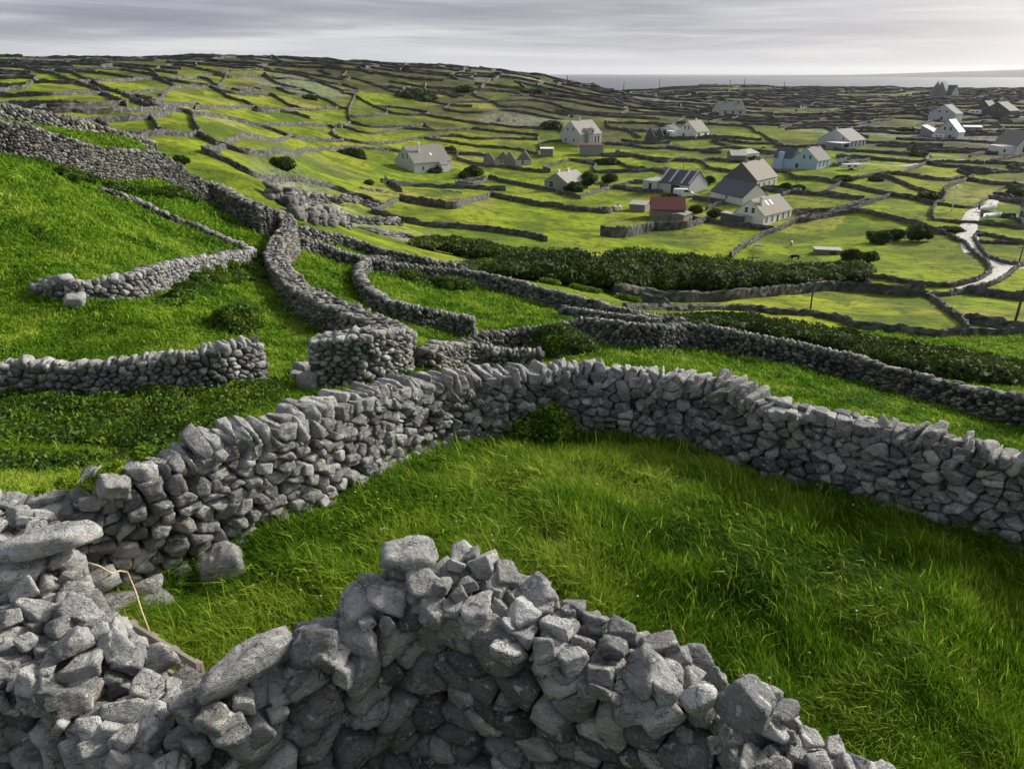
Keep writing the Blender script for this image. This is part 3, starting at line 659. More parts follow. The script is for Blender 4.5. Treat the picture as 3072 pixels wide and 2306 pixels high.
C2 = [
 [(0,285),(200,332),(330,382),(450,425)], [(0,395),(80,405),(180,462),(300,512),(430,535),(540,535),(700,562),(900,592),(1030,602),(1270,622)], [(90,405),(50,500),(60,570)], [(80,548),(260,535)],
 [(60,582),(200,612),(500,608),(530,590)], [(0,615),(60,582)], [(180,655),(400,625),(620,640),(850,622)], [(850,622),(1000,642),(1150,655),(1270,665)], [(0,695),(200,722),(450,695),(700,672),(900,690),(1100,690),(1270,695)],
 [(0,745),(160,755),(300,765)], [(680,502),(900,522),(1050,505),(1200,522),(1400,560)], [(750,455),(1000,445),(1250,442),(1400,470),(1500,505),(1700,525),(2000,530),(2212,545)], [(1000,455),(1050,482),(1250,492),(1500,545)],
 [(860,390),(1100,385)], [(1100,410),(1400,405)], [(560,690),(700,710),(880,740),(1000,745)], [(1000,745),(1150,760),(1280,785)], [(860,790),(960,800)], [(960,865),(1100,880),(1200,892),(1350,905)],
 [(1780,775),(1950,812),(2100,825),(2212,832)], [(1650,905),(1900,905),(2100,885)], [(1830,860),(1950,885),(2090,890)], [(990,945),(1150,985),(1300,1015),(1440,1045),(1545,1075)], [(1545,1075),(1640,1040),(1770,1005),(1880,1025),(2010,1035)],
 [(745,975),(850,985),(950,940)], [(1310,880),(1500,830),(1650,860)], [(1480,700),(1280,720)], [(1750,620),(1950,640),(2100,620)], [(1700,580),(2000,590),(2140,600)],
 [(1820,700),(2000,720),(2130,715)],[(250,480),(450,500),(560,520)],[(0,330),(120,380)],[(560,440),(700,470),(850,480)],[(1560,420),(1700,440),(1900,450)],[(1400,620),(1450,650)],[(450,780),(300,760)],[(640,770),(740,780),(750,820)],
]
C7 = [
 [(275,700,1.5),(400,725,1.5),(520,745,1.5),(660,765,1.6)], [(660,768,1.6),(770,755,1.4),(860,715,1.2),(960,690,1.2),(1045,655,1.2)], [(1050,665,1.1),(1200,700,1.2),(1380,735,1.2),(1580,752,1.2)], [(1625,765),(1800,785),(2000,805),(2040,780)],
 [(55,805),(150,830),(300,870),(450,905),(700,925),(950,945)], [(950,945),(1100,965),(1250,985),(1400,1015),(1490,1040)], [(55,800),(150,755),(265,700)], [(0,690),(70,730),(130,765)],
]
C8 = [
 [(0,905,1.8),(110,918,1.9),(230,918,1.9),(340,890,1.8),(440,865,1.8)], [(440,862,1.7),(560,855,1.6),(690,845,1.5),(760,830,1.2),(850,800,1.1)], [(1080,1085),(1150,1030),(1250,975),(1320,925),(1450,875),(1580,815),(1700,765),(1740,755)],
 [(870,790),(1000,815),(1150,835),(1300,850),(1440,865)], [(0,700),(110,705),(170,690)], [(765,600),(900,625),(1030,640)], [(870,700),(1020,640)], [(0,510),(150,520),(400,540),(520,560)],
 [(1740,760),(1900,735),(2100,700),(2160,680)], [(1600,720),(1800,715),(2000,690),(2190,630)], [(1480,385),(1600,420),(1750,440),(1900,465),(1990,480)], [(1990,485),(1900,530),(1800,570),(1650,560)], [(1990,480),(2200,530)],
 [(1880,580),(2050,600),(2200,615)], [(0,290),(180,320),(330,370),(560,370)], [(0,240),(140,255),(330,250)], [(330,265),(500,300),(600,290),(700,260)], [(830,300),(900,350),(1020,380)], [(930,280),(1100,300),(1300,290)],
 [(1930,330),(2060,280)], [(1330,220),(1480,240)], [(850,215),(1000,225)], [(0,150),(250,160),(420,190),(560,180)], [(560,180),(700,200),(900,200),(1100,180)], [(1220,200),(1480,225)], [(920,120),(1100,130),(1300,150)],
 [(1500,580),(1650,540)],[(740,830),(760,780)],[(600,420),(480,470),(280,470)],[(1060,500),(1260,520),(1480,520)],
]
C3 = [
 [(1700,1308),(1780,1345),(1850,1395),(1920,1455),(1975,1510),(1990,1560)], [(1990,1560),(1900,1605),(1750,1640),(1560,1640),(1400,1610),(1180,1590)], [(1890,1320),(1920,1400),(1980,1460),(2060,1490),(2212,1515)],
 [(1900,1300),(2050,1330),(2212,1368)], [(1930,1240),(2070,1250),(2212,1268)], [(950,970),(1150,1015),(1350,1055),(1500,1080),(1610,1115)], [(1350,1055),(1230,1100),(1150,1125),(950,1170)], [(940,1045),(1060,1065),(1150,1085)],
 [(800,1222),(1000,1180),(1160,1165),(1300,1195),(1500,1240),(1580,1270)], [(1580,1270),(1700,1308)], [(1000,965),(1150,945),(1300,920),(1450,905),(1570,850)], [(1570,850),(1750,840),(2000,845),(2212,860)],
 [(1300,935),(1400,970),(1500,1015),(1600,1045),(1680,1062)], [(1450,925),(1600,950),(1700,958),(1800,945)], [(1690,1015),(1790,970),(1880,935)], [(1690,1015),(1700,1060),(1680,1100)], [(1850,1135),(1980,1075),(2040,1030),(2090,1000)],
 [(2090,1000),(2212,1005)], [(1620,1215),(1615,1160),(1640,1110)], [(1000,805),(1200,815),(1400,835),(1570,842)], [(1250,735),(1450,742),(1700,755)], [(1700,757),(2000,762),(2212,765)], [(630,735),(900,735)], [(380,605),(480,650),(550,685),(620,720)],
 [(1000,760),(1200,775),(1450,790)], [(1780,890),(1950,915),(2100,905)], [(1880,960),(2000,980),(2150,985)], [(1920,1180),(2160,1200)], [(1750,700),(2050,720)], [(1380,690),(1600,700)], [(1860,880),(1700,870)],
 [(2100,870),(2212,900)], [(1200,830),(1060,850)], [(1520,600),(1700,560)],[(2090,1060),(2212,1110)],
]
C6 = [
 [(-450,245,1.1),(-250,268,1.1),(0,300,1.2),(150,298,1.2),(300,288,1.2),(450,272,1.2),(600,258,1.2),(850,232,1.2),(1050,228,1.2),(1300,248,1.2),(1510,255,1.2)], [(1562,255),(1620,285),(1680,332),(1750,390),(1820,440),(1870,520),(1880,572)],
 [(1620,262),(1720,258),(1830,238)], [(1830,238),(1920,210),(2000,190),(2080,150),(2150,90),(2212,70)], [(1850,240),(2000,262),(2212,292)], [(1870,435),(2000,460),(2212,508)],
 [(-380,365,.6),(-100,352,.6),(300,352,.6),(600,378,.6),(850,392,.6),(1000,422,.7),(1150,472,.7),(1400,492,.7),(1600,545,.7),(1720,572,.7),(1880,592,.7),(2212,645,.7)],
]
LOWW = {(1700, 1308), (1990, 1560), (1890, 1320), (1850, 1135), (1900, 1300), (1930, 1240), (1620, 262), (1830, 238), (1562, 255)}
for cname, lst in (('c1', C1), ('c2', C2), ('c7', C7), ('c8', C8), ('c3', C3), ('c6', C6)):
    for pts in lst: FW(cname, pts, ymin=115 if cname == 'c1' else 60, h=.6 if tuple(pts[0]) in LOWW else .95)
flush_walls()
# the closely walled plain towards the sea, and the far side of the ridge fields
def rows():
    runs = []; Y = 152.; r = 0
    while Y < 1120:
        r += 1; step = (17 + Y * .018 if Y < 330 else 14 + Y * .012) + rng.uniform(-3, 3)
        for side in (0, 1):
            j_ = rng.uniform(-.09, .09); lo_, hi_ = (-.02 + j_, .78) if side else (-.72, -.02 + j_)
            if side == 0 and (Y < 150 or Y > 600): continue
            u = lo_ + rng.uniform(0, .04)
            while u < hi_:
                L = rng.uniform(.055, .15) * (420. / Y) ** .35
                if rng.random() < .90:
                    n = 5; uu = np.linspace(u, min(u + L, hi_), n); yy = Y + 9 * (fbm(uu * 9, uu * 0 + Y / 90., 31, 2) - .5) * 2 + 26 * (vnoise(uu * 3 + 5, uu * 0 + Y / 300., 37) - .5)
                    runs.append([(a * b, b) for a, b in zip(uu, yy)])
                u += L
            u = lo_ + rng.uniform(.01, .03)
            while u < hi_:
                y0 = Y; y1 = Y + step; k = rng.uniform(-12, 12)
                runs.append([(u * y0, y0), (u * (y0 + y1) / 2 + k * .5, (y0 + y1) / 2), (u * y1 + k, y1)])
                u += rng.uniform(.06, .13) * (420. / Y) ** .35
        Y += step
    return runs
HXY = [hit(a_, b_, 60) for a_, b_, _ in LM[:11] + LM[11:14]]
rest = []
LM2 = np.array([((p[0] * (1 - t_) + q[0] * t_), (p[1] * (1 - t_) + q[1] * t_)) for p, q in LAND for t_ in (.0, .25, .5, .75, 1.)])
for rn in rows():
    a = np.array(rn); m = a[len(a) // 2]
    # leave the traced fields alone
    dmin = float((abs(m[1] - LM2[:, 1]) + abs(m[0] - LM2[:, 0]) * .3).min())
    if m[0] / m[1] < -.25 and m[1] < 235: continue
    if dmin < ((8 if m[0] > 0 else 6.5) if m[1] < 420 else 3): continue
    if any(math.hypot(m[0] - hx, (m[1] - hy)) < 16 for hx, hy in HXY): continue
    rest.append((m[1], rn))
rest.sort(key=lambda t_: t_[0])
room = 288 - NW[0]
stuffV = []; stuffF = []; stuffT = []; nb = 0
for k, (ym, rn) in enumerate(rest):
    if k < room:
        z0 = Z(np.array([rn[0][0]]), np.array([rn[0][1]]))[0] - CZ
        def prj(x, y): 
            z = Z(np.array([x]), np.array([y]))[0] - CZ; d = y * CP - z * SP; return CX + F * x / d, CY - F * (y * SP + z * CP) / d
        s0, s1 = prj(*rn[0]), prj(*rn[-1])
        far_wall([(x, y, 1.15) for x, y in rn], describe((s0[0] + s1[0]) / 2, (s0[1] + s1[1]) / 2, s1[0] - s0[0], s1[1] - s0[1], math.hypot(s1[0] - s0[0], s1[1] - s0[1]), 'dark stone wall'), GF, .8, max(1.2, ym / 260.), .13)
    else:
        pa = Path([(x, y, 1.2) for x, y in rn], max(2.5, ym / 200.)); Q = pa.Q; m = len(Q); zb = Z(Q[:, 0], Q[:, 1])
        pr = [(-.5, -.5), (-.4, 1), (.4, 1), (.5, -.5)]
        V = np.stack([np.c_[Q[:, 0] + pa.N[:, 0] * a_, Q[:, 1] + pa.N[:, 1] * a_, zb + (1.3 * b_ + rng.normal(0, .16, m) if b_ > 0 else b_)] for a_, b_ in pr], 1).reshape(-1, 3)
        i = (np.arange(m - 1)[:, None] * 4 + np.arange(3)).ravel()
        stuffV.append(V); stuffF.append(np.c_[i, i + 1, i + 5, i + 4] + nb); nb += len(V)
if stuffV:
    V = np.concatenate(stuffV)
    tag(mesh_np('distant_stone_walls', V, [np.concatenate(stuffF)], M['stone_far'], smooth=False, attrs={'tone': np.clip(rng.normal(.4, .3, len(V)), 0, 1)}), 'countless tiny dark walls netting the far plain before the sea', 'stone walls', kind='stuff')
print('WALLS', NW[0], len(rest), room)
# ------------------------------------------------------------------ sea and far coast
m_, nt_, b_ = newmat('sea_water'); t_ = NT(nt_); P_ = t_.pos()
b_.inputs['Base Color'].default_value = (.035, .05, .06, 1); b_.inputs['Roughness'].default_value = .3; b_.inputs['IOR'].default_value = 1.33
nt_.links.new(t_.bump(t_.noise(P_, .06, 6, .7), .1, 1.), b_.inputs['Normal'])
g = MB(); xs = [-26000, -12000, -6000, 0, 6000, 12000, 26000]; ys = [-2000, 900, 1600, 4000, 9000, 16000, 26000]
vs = [(x, y, 0) for y in ys for x in xs]; fs = [(r * 7 + c, r * 7 + c + 1, r * 7 + c + 8, r * 7 + c + 7) for r in range(6) for c in range(6)]
g.add(vs, fs); sea = g.build('sea', m_); sea.location = (0, 0, 0); tag(sea, kind='structure')
xs = np.linspace(0, 1, 140); us_ = .27 + xs * 1.3
hh = (8 + 118 * sstep(0, .5, xs) * (.85 + .3 * fbm(xs * 9, xs * 0, 41, 3))) * np.minimum(1, xs * 18)
front = np.c_[us_ * 9500, np.full(140, 9500.), np.full(140, -3.)]; mid = np.c_[us_ * 9600, np.full(140, 9650.) , hh * .7]; top = np.c_[us_ * 9900, np.full(140, 10200.), hh]; bk = np.c_[us_ * 10500, np.full(140, 12500.), hh * 0 - 5]
V = np.stack([front, mid, top, bk], 1).reshape(-1, 3); i = (np.arange(139)[:, None] * 4 + np.arange(3)).ravel()
M['coast'] = plain('far_coast', (.07, .075, .05), .9, .5, .004)
tag(mesh_np('hills', V, [np.c_[i, i + 1, i + 5, i + 4]], M['coast'], local=True), kind='structure')
# ------------------------------------------------------------------ grass
WL = np.concatenate([np.c_[p, np.full(len(p), h)] for p, h in WALLLINES])
def clear_of_walls(x, y, m=.05):
    ok = np.ones(len(x), bool)
    for i in range(0, len(x), 20000):
        a = slice(i, i + 20000); d = np.hypot(x[a][:, None] - WL[:, 0], y[a][:, None] - WL[:, 1]); ok[a] = (d > WL[:, 2] * .8 + m).all(1)
    return ok
def blades(name, x, y, hgt, wid, label, seed=0, lean=.55, tone0=.5, patch=1.0, near_edge=False, straw=.012):
    n = len(x); z = Z(x, y) - .02
    wa = 2.6 * (fbm(x / 1.7, y / 1.7, 61 + seed, 2) - .5) * 2 + 2.4              # swirling lean
    wa = wa + rng.normal(0, 1.1, n); la = lean * (.4 + 1.1 * vnoise(x / 1.1, y / 1.1, 77 + seed)) * rng.uniform(.4, 1.5, n)
    cl = fbm(x / .55, y / .55, 91 + seed, 2); h = hgt * (.45 + 1.1 * cl) * rng.uniform(.6, 1.3, n)
    D = np.c_[np.cos(wa), np.sin(wa)]; ra = rng.uniform(0, PI, n); S = np.c_[np.cos(ra), np.sin(ra)] * wid[:, None] / 2
    # keep blades turned roughly to be seen from any side: width direction is random
    ed = np.ones(n)
    if near_edge:
        for i in range(0, n, 20000):
            a_ = slice(i, i + 20000); d_ = (np.hypot(x[a_][:, None] - WL[:, 0], y[a_][:, None] - WL[:, 1]) - WL[:, 2]).min(1); ed[a_] = 1 + .35 * np.clip(1 - d_ / .5, 0, 1)
    st = rng.random(n) < straw; h = h * ed * np.where(st, 1.45, 1)
    b = np.c_[x, y, z]; m_ = b + np.c_[D * (h * la * .30)[:, None], h * .58]; t_ = b + np.c_[D * (h * la * .95)[:, None], h * (1 - .35 * np.minimum(la, 1))]
    S3 = np.c_[S, np.zeros(n)]
    V = np.stack([b - S3, b + S3, m_ - S3 * .8, m_ + S3 * .8, t_], 1).reshape(-1, 3)
    i = np.arange(n)[:, None] * 5
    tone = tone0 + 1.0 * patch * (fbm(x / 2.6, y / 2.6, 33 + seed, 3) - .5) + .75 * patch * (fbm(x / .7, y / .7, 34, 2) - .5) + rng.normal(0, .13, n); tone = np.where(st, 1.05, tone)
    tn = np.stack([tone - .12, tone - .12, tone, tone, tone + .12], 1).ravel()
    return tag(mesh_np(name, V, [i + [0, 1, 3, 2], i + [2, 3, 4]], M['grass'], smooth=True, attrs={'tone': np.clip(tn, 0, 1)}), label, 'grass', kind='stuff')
def scatter(n, u0, u1, Y0, Y1):
    u = rng.uniform(u0, u1, n); Y = np.exp(rng.uniform(math.log(Y0), math.log(Y1), n)); return u * Y, Y
def below(pa, x, y):                          # on the camera side of a wall line
    d = (x[:, None] - pa.Q[::2, 0]) ** 2 + (y[:, None] - pa.Q[::2, 1]) ** 2; j = d.argmin(1) * 2
    return ((x - pa.Q[j, 0]) * pa.N[j, 0] + (y - pa.Q[j, 1]) * pa.N[j, 1]) < 0
x, y = scatter(520000, -.95, .95, 3.6, 14.5)
k = np.zeros(len(x), bool)
for i in range(0, len(x), 20000): k[i:i + 20000] = below(paA, x[i:i + 20000], y[i:i + 20000])
x, y = x[k], y[k]; k = clear_of_walls(x, y, .02); x, y = x[k], y[k]
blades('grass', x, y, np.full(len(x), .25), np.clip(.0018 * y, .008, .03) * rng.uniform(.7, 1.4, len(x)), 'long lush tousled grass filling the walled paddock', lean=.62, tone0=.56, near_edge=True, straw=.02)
x, y = scatter(430000, -.95, .95, 8., 62.)
k = np.zeros(len(x), bool)
for i in range(0, len(x), 20000): k[i:i + 20000] = ~below(paA, x[i:i + 20000], y[i:i + 20000])
x, y = x[k], y[k]; k = clear_of_walls(x, y, .02); x, y = x[k], y[k]
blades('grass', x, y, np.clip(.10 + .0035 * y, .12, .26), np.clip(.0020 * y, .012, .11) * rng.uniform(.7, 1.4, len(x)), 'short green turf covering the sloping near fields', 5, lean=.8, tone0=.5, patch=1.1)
# small white and pink meadow flowers
x, y = scatter(110, -.45, .62, 4.5, 11.5); k = below(paA, x, y); x, y = x[k], y[k]; k = clear_of_walls(x, y, .1); x, y = x[k], y[k]
n = len(x); z = Z(x, y) + rng.uniform(.22, .34, n); r = rng.uniform(.008, .018, n); dv = ICO[1][0]
V = (np.c_[x, y, z][:, None] + dv[None] * r[:, None, None] * [1, 1, .6]).reshape(-1, 3); Fc = (ICO[1][1][None] + (np.arange(n) * len(dv))[:, None, None]).reshape(-1, 3)
M['flower'] = plain('petals', (.62, .50, .50), .6, .1)
tag(mesh_np('clover_flowers', V, [Fc], M['flower']), 'tiny pale clover heads dotted through the paddock grass', 'flowers', kind='stuff')

# ------------------------------------------------------------------ bushes, brambles, hedges
def leaf_mesh(C, R, n, size, dirbias=.6, shell=.35):
    """leaf cards over ellipsoid lumps: C (m,3), R (m,3)"""
    m = len(C); wgt = (R[:, 0] * R[:, 2]) ** 1.0; j = rng.choice(m, n, p=wgt / wgt.sum())
    d = rng.normal(0, 1, (n, 3)); d /= np.linalg.norm(d, axis=1, keepdims=True); d[:, 2] = np.where(d[:, 2] < -.35, -d[:, 2], d[:, 2])
    rad = 1 - shell * rng.random(n) ** 1.6 + .12 * (rng.random(n) ** 6)
    P = C[j] + d * R[j] * rad[:, None]
    nn = d * dirbias + rng.normal(0, .6, (n, 3)); nn /= np.linalg.norm(nn, axis=1, keepdims=True)
    a = np.cross(nn, rng.normal(0, 1, (n, 3))); a /= np.linalg.norm(a, axis=1, keepdims=True) + 1e-9; b = np.cross(nn, a)
    s = size * rng.uniform(.6, 1.4, n)[:, None]
    V = np.stack([P - a * s, P + b * s * .55 - a * s * .1, P + a * s, P - b * s * .55 - a * s * .1], 1).reshape(-1, 3)
    return V, (np.arange(n)[:, None] * 4 + [0, 1, 2, 3]), P
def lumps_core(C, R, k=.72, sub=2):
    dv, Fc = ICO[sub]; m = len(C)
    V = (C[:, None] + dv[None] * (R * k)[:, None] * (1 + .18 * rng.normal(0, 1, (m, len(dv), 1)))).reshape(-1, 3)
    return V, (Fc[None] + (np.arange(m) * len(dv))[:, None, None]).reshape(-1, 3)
def shrub(name, C, R, n, size, mat, label, cat='shrub', group=None, tone=.45, core_k=.72, shell=.35, kind=None, stems=0):
    C = np.asarray(C, float); R = np.asarray(R, float)
    V, Fq, P = leaf_mesh(C, R, n, size, shell=shell)
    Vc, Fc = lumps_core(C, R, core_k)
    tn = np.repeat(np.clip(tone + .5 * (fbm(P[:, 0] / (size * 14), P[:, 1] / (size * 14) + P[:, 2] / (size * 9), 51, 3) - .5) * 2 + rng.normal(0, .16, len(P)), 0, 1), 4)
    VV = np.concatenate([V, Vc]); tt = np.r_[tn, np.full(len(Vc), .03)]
    if stems:
        root = empty(name, (C[:, 0].mean(), C[:, 1].mean(), C[:, 2].min() - R[:, 2].max() * .6)); loc = np.array(root.location)
        o = mesh_np('foliage', VV - loc, [Fq, Fc + len(V)], M[mat], root, False, {'tone': tt})
        st = MB()
        for i in range(stems):
            q = C[rng.integers(len(C))] - loc; st.tube([(rng.uniform(-.1, .1), rng.uniform(-.1, .1), -.3), tuple(q * .5 + rng.normal(0, .05, 3)), tuple(q)], [size * .5, size * .35, size * .15], 5)
        st.build('stem', M['bark'], root); return tag(root, label, cat, group, kind)
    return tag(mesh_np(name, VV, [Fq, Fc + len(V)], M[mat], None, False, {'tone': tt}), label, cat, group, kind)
M['bark'] = plain('bark', (.10, .08, .06), .9, .5, 8)
def round_lumps(x, y, w, h, n, spread=1., z=None):
    zz = Z(np.array([x]), np.array([y]))[0] if z is None else z
    C = []; R = []
    for i in range(n):
        a = rng.uniform(0, 6.28); r = w * .5 * math.sqrt(rng.random()) * .72 * spread; hh = h * rng.uniform(.55, .95) * (1 - .45 * (r / (w * .5)) ** 2)
        s = rng.uniform(.26, .42) * w; C.append((x + math.cos(a) * r, y + math.sin(a) * r, zz + hh - s * .62)); R.append((s * .75, s * .75, s * .62))
    C.append((x, y, zz + h * .35)); R.append((w * .36, w * .36, h * .38)); return C, R
def bush_at(c, px, pb, pt, wpx, label, mat='bramble', n=5000, size=.05, lum=14, name='bush', ymin=0, ymax=1e9, tone=.45, stems=4, group=None, cat='bush'):
    a, b = src(c, px, pb); X, Y = hit(a, b, ymin, ymax); _, tp = src(c, px, pt); _, s0 = us(a, b); _, s1 = us(a, tp)
    sc_ = CROP[c][2]; d = Y * CP + (s0 * Y) * SP; w = wpx / sc_ / F * d; h = (s0 - s1) * Y * 1.0; Y2 = Y + w * .4
    C, R = round_lumps(X * Y2 / Y, Y2, w, h + (s0 - (CZ - Z(np.array([X]), np.array([Y2]))[0]) / Y2) * 0, lum)
    return shrub(name, C, R, n, size, mat, label, cat, group, tone, stems=stems)
bush_at('d', 1222, 775, 700, 155, 'rounded olive green bush growing against the pale wall below the pasture', 'bramble', 15000, .065, 26, tone=.42, ymin=22, ymax=40)
bush_at('d', 1165, 975, 875, 165, 'yellow green bramble bush springing up against the curved paddock wall', 'ivy', 2400, .04, 20, tone=.75, ymin=9, ymax=14)
bush_at('d', 512, 718, 662, 115, 'low grey green juniper bush in the hollow of the left field', 'bramble', 9000, .06, 22, tone=.62, ymin=20, ymax=40)
bush_at('d', 1045, 588, 558, 70, 'bright green bush crowning the ivy topped wall', 'ivy', 3500, .10, 12, tone=.4, ymin=48, ymax=75)
bush_at('d', 965, 628, 598, 60, 'small leafy bush at the foot of the ivy topped wall', 'bramble', 2500, .09, 10, tone=.5, ymin=44, ymax=70)
def spread(c, poly, n_l, h, label, n, size, mat='bramble', name='brambles', cat='brambles', ymin=0, ymax=1e9, lw=.5, tone=.45, kind=None, zoff=0, shell=.45, ck=.6):
    P = [src(c, *p) for p in poly]; G = np.array([hit(a, b, ymin, ymax) for a, b in P]); C = []; R = []
    # fill the polygon on the ground
    lo_, hi_ = G.min(0), G.max(0); tries = 0
    def inside(x, y):
        k = False
        for i in range(len(G)):
            x1, y1 = G[i]; x2, y2 = G[i - 1]
            if (y1 > y) != (y2 > y) and x < (x2 - x1) * (y - y1) / (y2 - y1) + x1: k = not k
        return k
    while len(C) < n_l and tries < n_l * 60:
        tries += 1; x, y = rng.uniform(lo_, hi_)
        if not inside(x, y): continue
        s = lw * rng.uniform(.6, 1.5); hh = h * rng.uniform(.35, 1.1); C.append((x, y, Z(np.array([x]), np.array([y]))[0] + hh * .35 + zoff)); R.append((s, s, hh * .65))
    return shrub(name, C, R, n, size, mat, label, cat, None, tone, ck, shell, kind)
spread('d', [(-60,900),(-60,960),(150,960),(330,985),(430,940),(520,900),(600,860),(590,836),(440,842),(200,858),(0,858)], 150, .32, 'dark bramble thicket on the bank below the square ended wall', 30000, .05, ymin=10, ymax=24, lw=.42, tone=.58)
spread('d', [(-60,985),(200,1000),(400,985),(300,1015),(0,1015)], 26, .25, 'sparse low weeds behind the curved paddock wall', 3500, .04, ymin=9, ymax=16, lw=.35, tone=.55, name='weeds', cat='weeds')
spread('d', [(395,575),(450,560),(560,540),(575,580),(560,612),(440,618),(390,650),(350,660)], 70, .45, 'tangled brambles covering the end of the low ruined wall', 22000, .07, ymin=24, ymax=54, lw=.5, tone=.6)
spread('d', [(60,345),(140,370),(280,400),(420,430),(410,440),(270,415),(120,385)], 34, .35, 'dark ground ivy along the foot of the high field wall', 6000, .09, ymin=36, ymax=66, lw=.6, tone=.45)
spread('d', [(850,598),(930,608),(1010,618),(1000,628),(900,612)], 22, .8, 'nettles along the foot of the wall by the hooked pasture', 5000, .09, ymin=44, ymax=70, lw=.8, tone=.5, name='nettles', cat='nettles')
# leaves scrambling on walls
def vine(pa, zt, s0, s1, label, n, size, dz=0., T=.3, mat='ivy', sc=.28, tone=.5):
    S = rng.uniform(s0, s1, n); C = np.c_[pa.at(S, 0) + rng.normal(0, T, n) * .5, pa.at(S, 1) + rng.normal(0, T, n) * .5, np.interp(S, pa.s, zt) + dz + rng.normal(0, .05, n)]
    R = np.c_[np.full(n, sc), np.full(n, sc), np.full(n, sc * .55)] * rng.uniform(.6, 1.3, (n, 1))
    return shrub('ivy', C, R, n * 130, size, mat, label, 'ivy', None, tone, .4, .5)
ztA_ = ztA; i0 = 0.
vine(paA, ztA, .15, 1.2, 'pale green ivy spilling over the wall top by the orange lichened stone', 7, .03, .0, .3, sc=.10, tone=.6)
# the great thicket and the clipped hedge: long masses of leafy lumps
def mass(c, tops, bases, n_l, n, size, label, name, ymin, ymax, depth, tone=.4, lw=1.0, cat='hedge'):
    C = []; R = []
    xs = [t_[0] for t_ in tops]; bt = np.interp
    for i in range(n_l):
        x = rng.uniform(xs[0], xs[-1]); b = bt(x, [q[0] for q in bases], [q[1] for q in bases]); tp = bt(x, xs, [q[1] for q in tops])
        pb = src(c, x, b); X, Y = hit(*pb, ymin, ymax); _, s1 = us(*src(c, x, tp)); u, s0 = us(*pb)
        w_ = rng.random(); Yl = Y + depth * w_; g_ = Z(np.array([u * Yl]), np.array([Yl]))[0]
        top = CZ - s1 * Yl; hh = (top - g_) * rng.uniform(.72, 1.06) * (.62 + .38 * w_)
        if hh < .3: hh = .3
        r = lw * rng.uniform(.6, 1.3); rz = min(r * .8, hh * .5)
        C.append((u * Yl, Yl, g_ + hh - rz)); R.append((r, r, rz))
        if hh > 2 * r: C.append((u * Yl, Yl - r * .3, g_ + hh * .45)); R.append((r, r, hh * .42))
    return shrub(name, C, R, n, size, 'hedge', label, cat, None, tone, .74, .5)
mass('d', [(1010,575),(1080,552),(1150,538),(1200,532),(1350,532),(1500,545),(1600,557),(1700,568),(1780,565),(1850,558),(1868,600)], [(1010,585),(1080,598),(1200,612),(1300,628),(1400,632),(1560,628),(1700,618),(1868,608)],
     620, 120000, .19, 'great dark leafy thicket filling the dip below the cattle field', 'thicket', 70, 110, 9., tone=.5, lw=1.7, cat='thicket')
mass('d', [(1440,690),(1520,674),(1600,672),(1700,688),(1780,700),(1900,722),(2000,740),(2120,765),(2260,790)], [(1440,700),(1600,716),(1750,748),(1900,790),(2050,825),(2260,880)],
     480, 90000, .13, 'long clipped dark hedge sloping down above the straight wall', 'hedge', 36, 60, 5., tone=.5, lw=1.1)
mass('d', [(900,510),(960,505),(1040,512),(1120,528),(1180,532)], [(900,535),(1000,556),(1100,575),(1180,590)], 120, 16000, .22, 'mixed green scrub between the lane and the yellow green meadow', 'scrub', 75, 125, 10., tone=.6, lw=1.3, cat='scrub')
GB = 'dark bushes scattered over the valley'
def bushes(lst, label, c, **k):
    for (px, pb, pt, w_) in lst: bush_at(c, px, pb, pt, w_, label, **k)
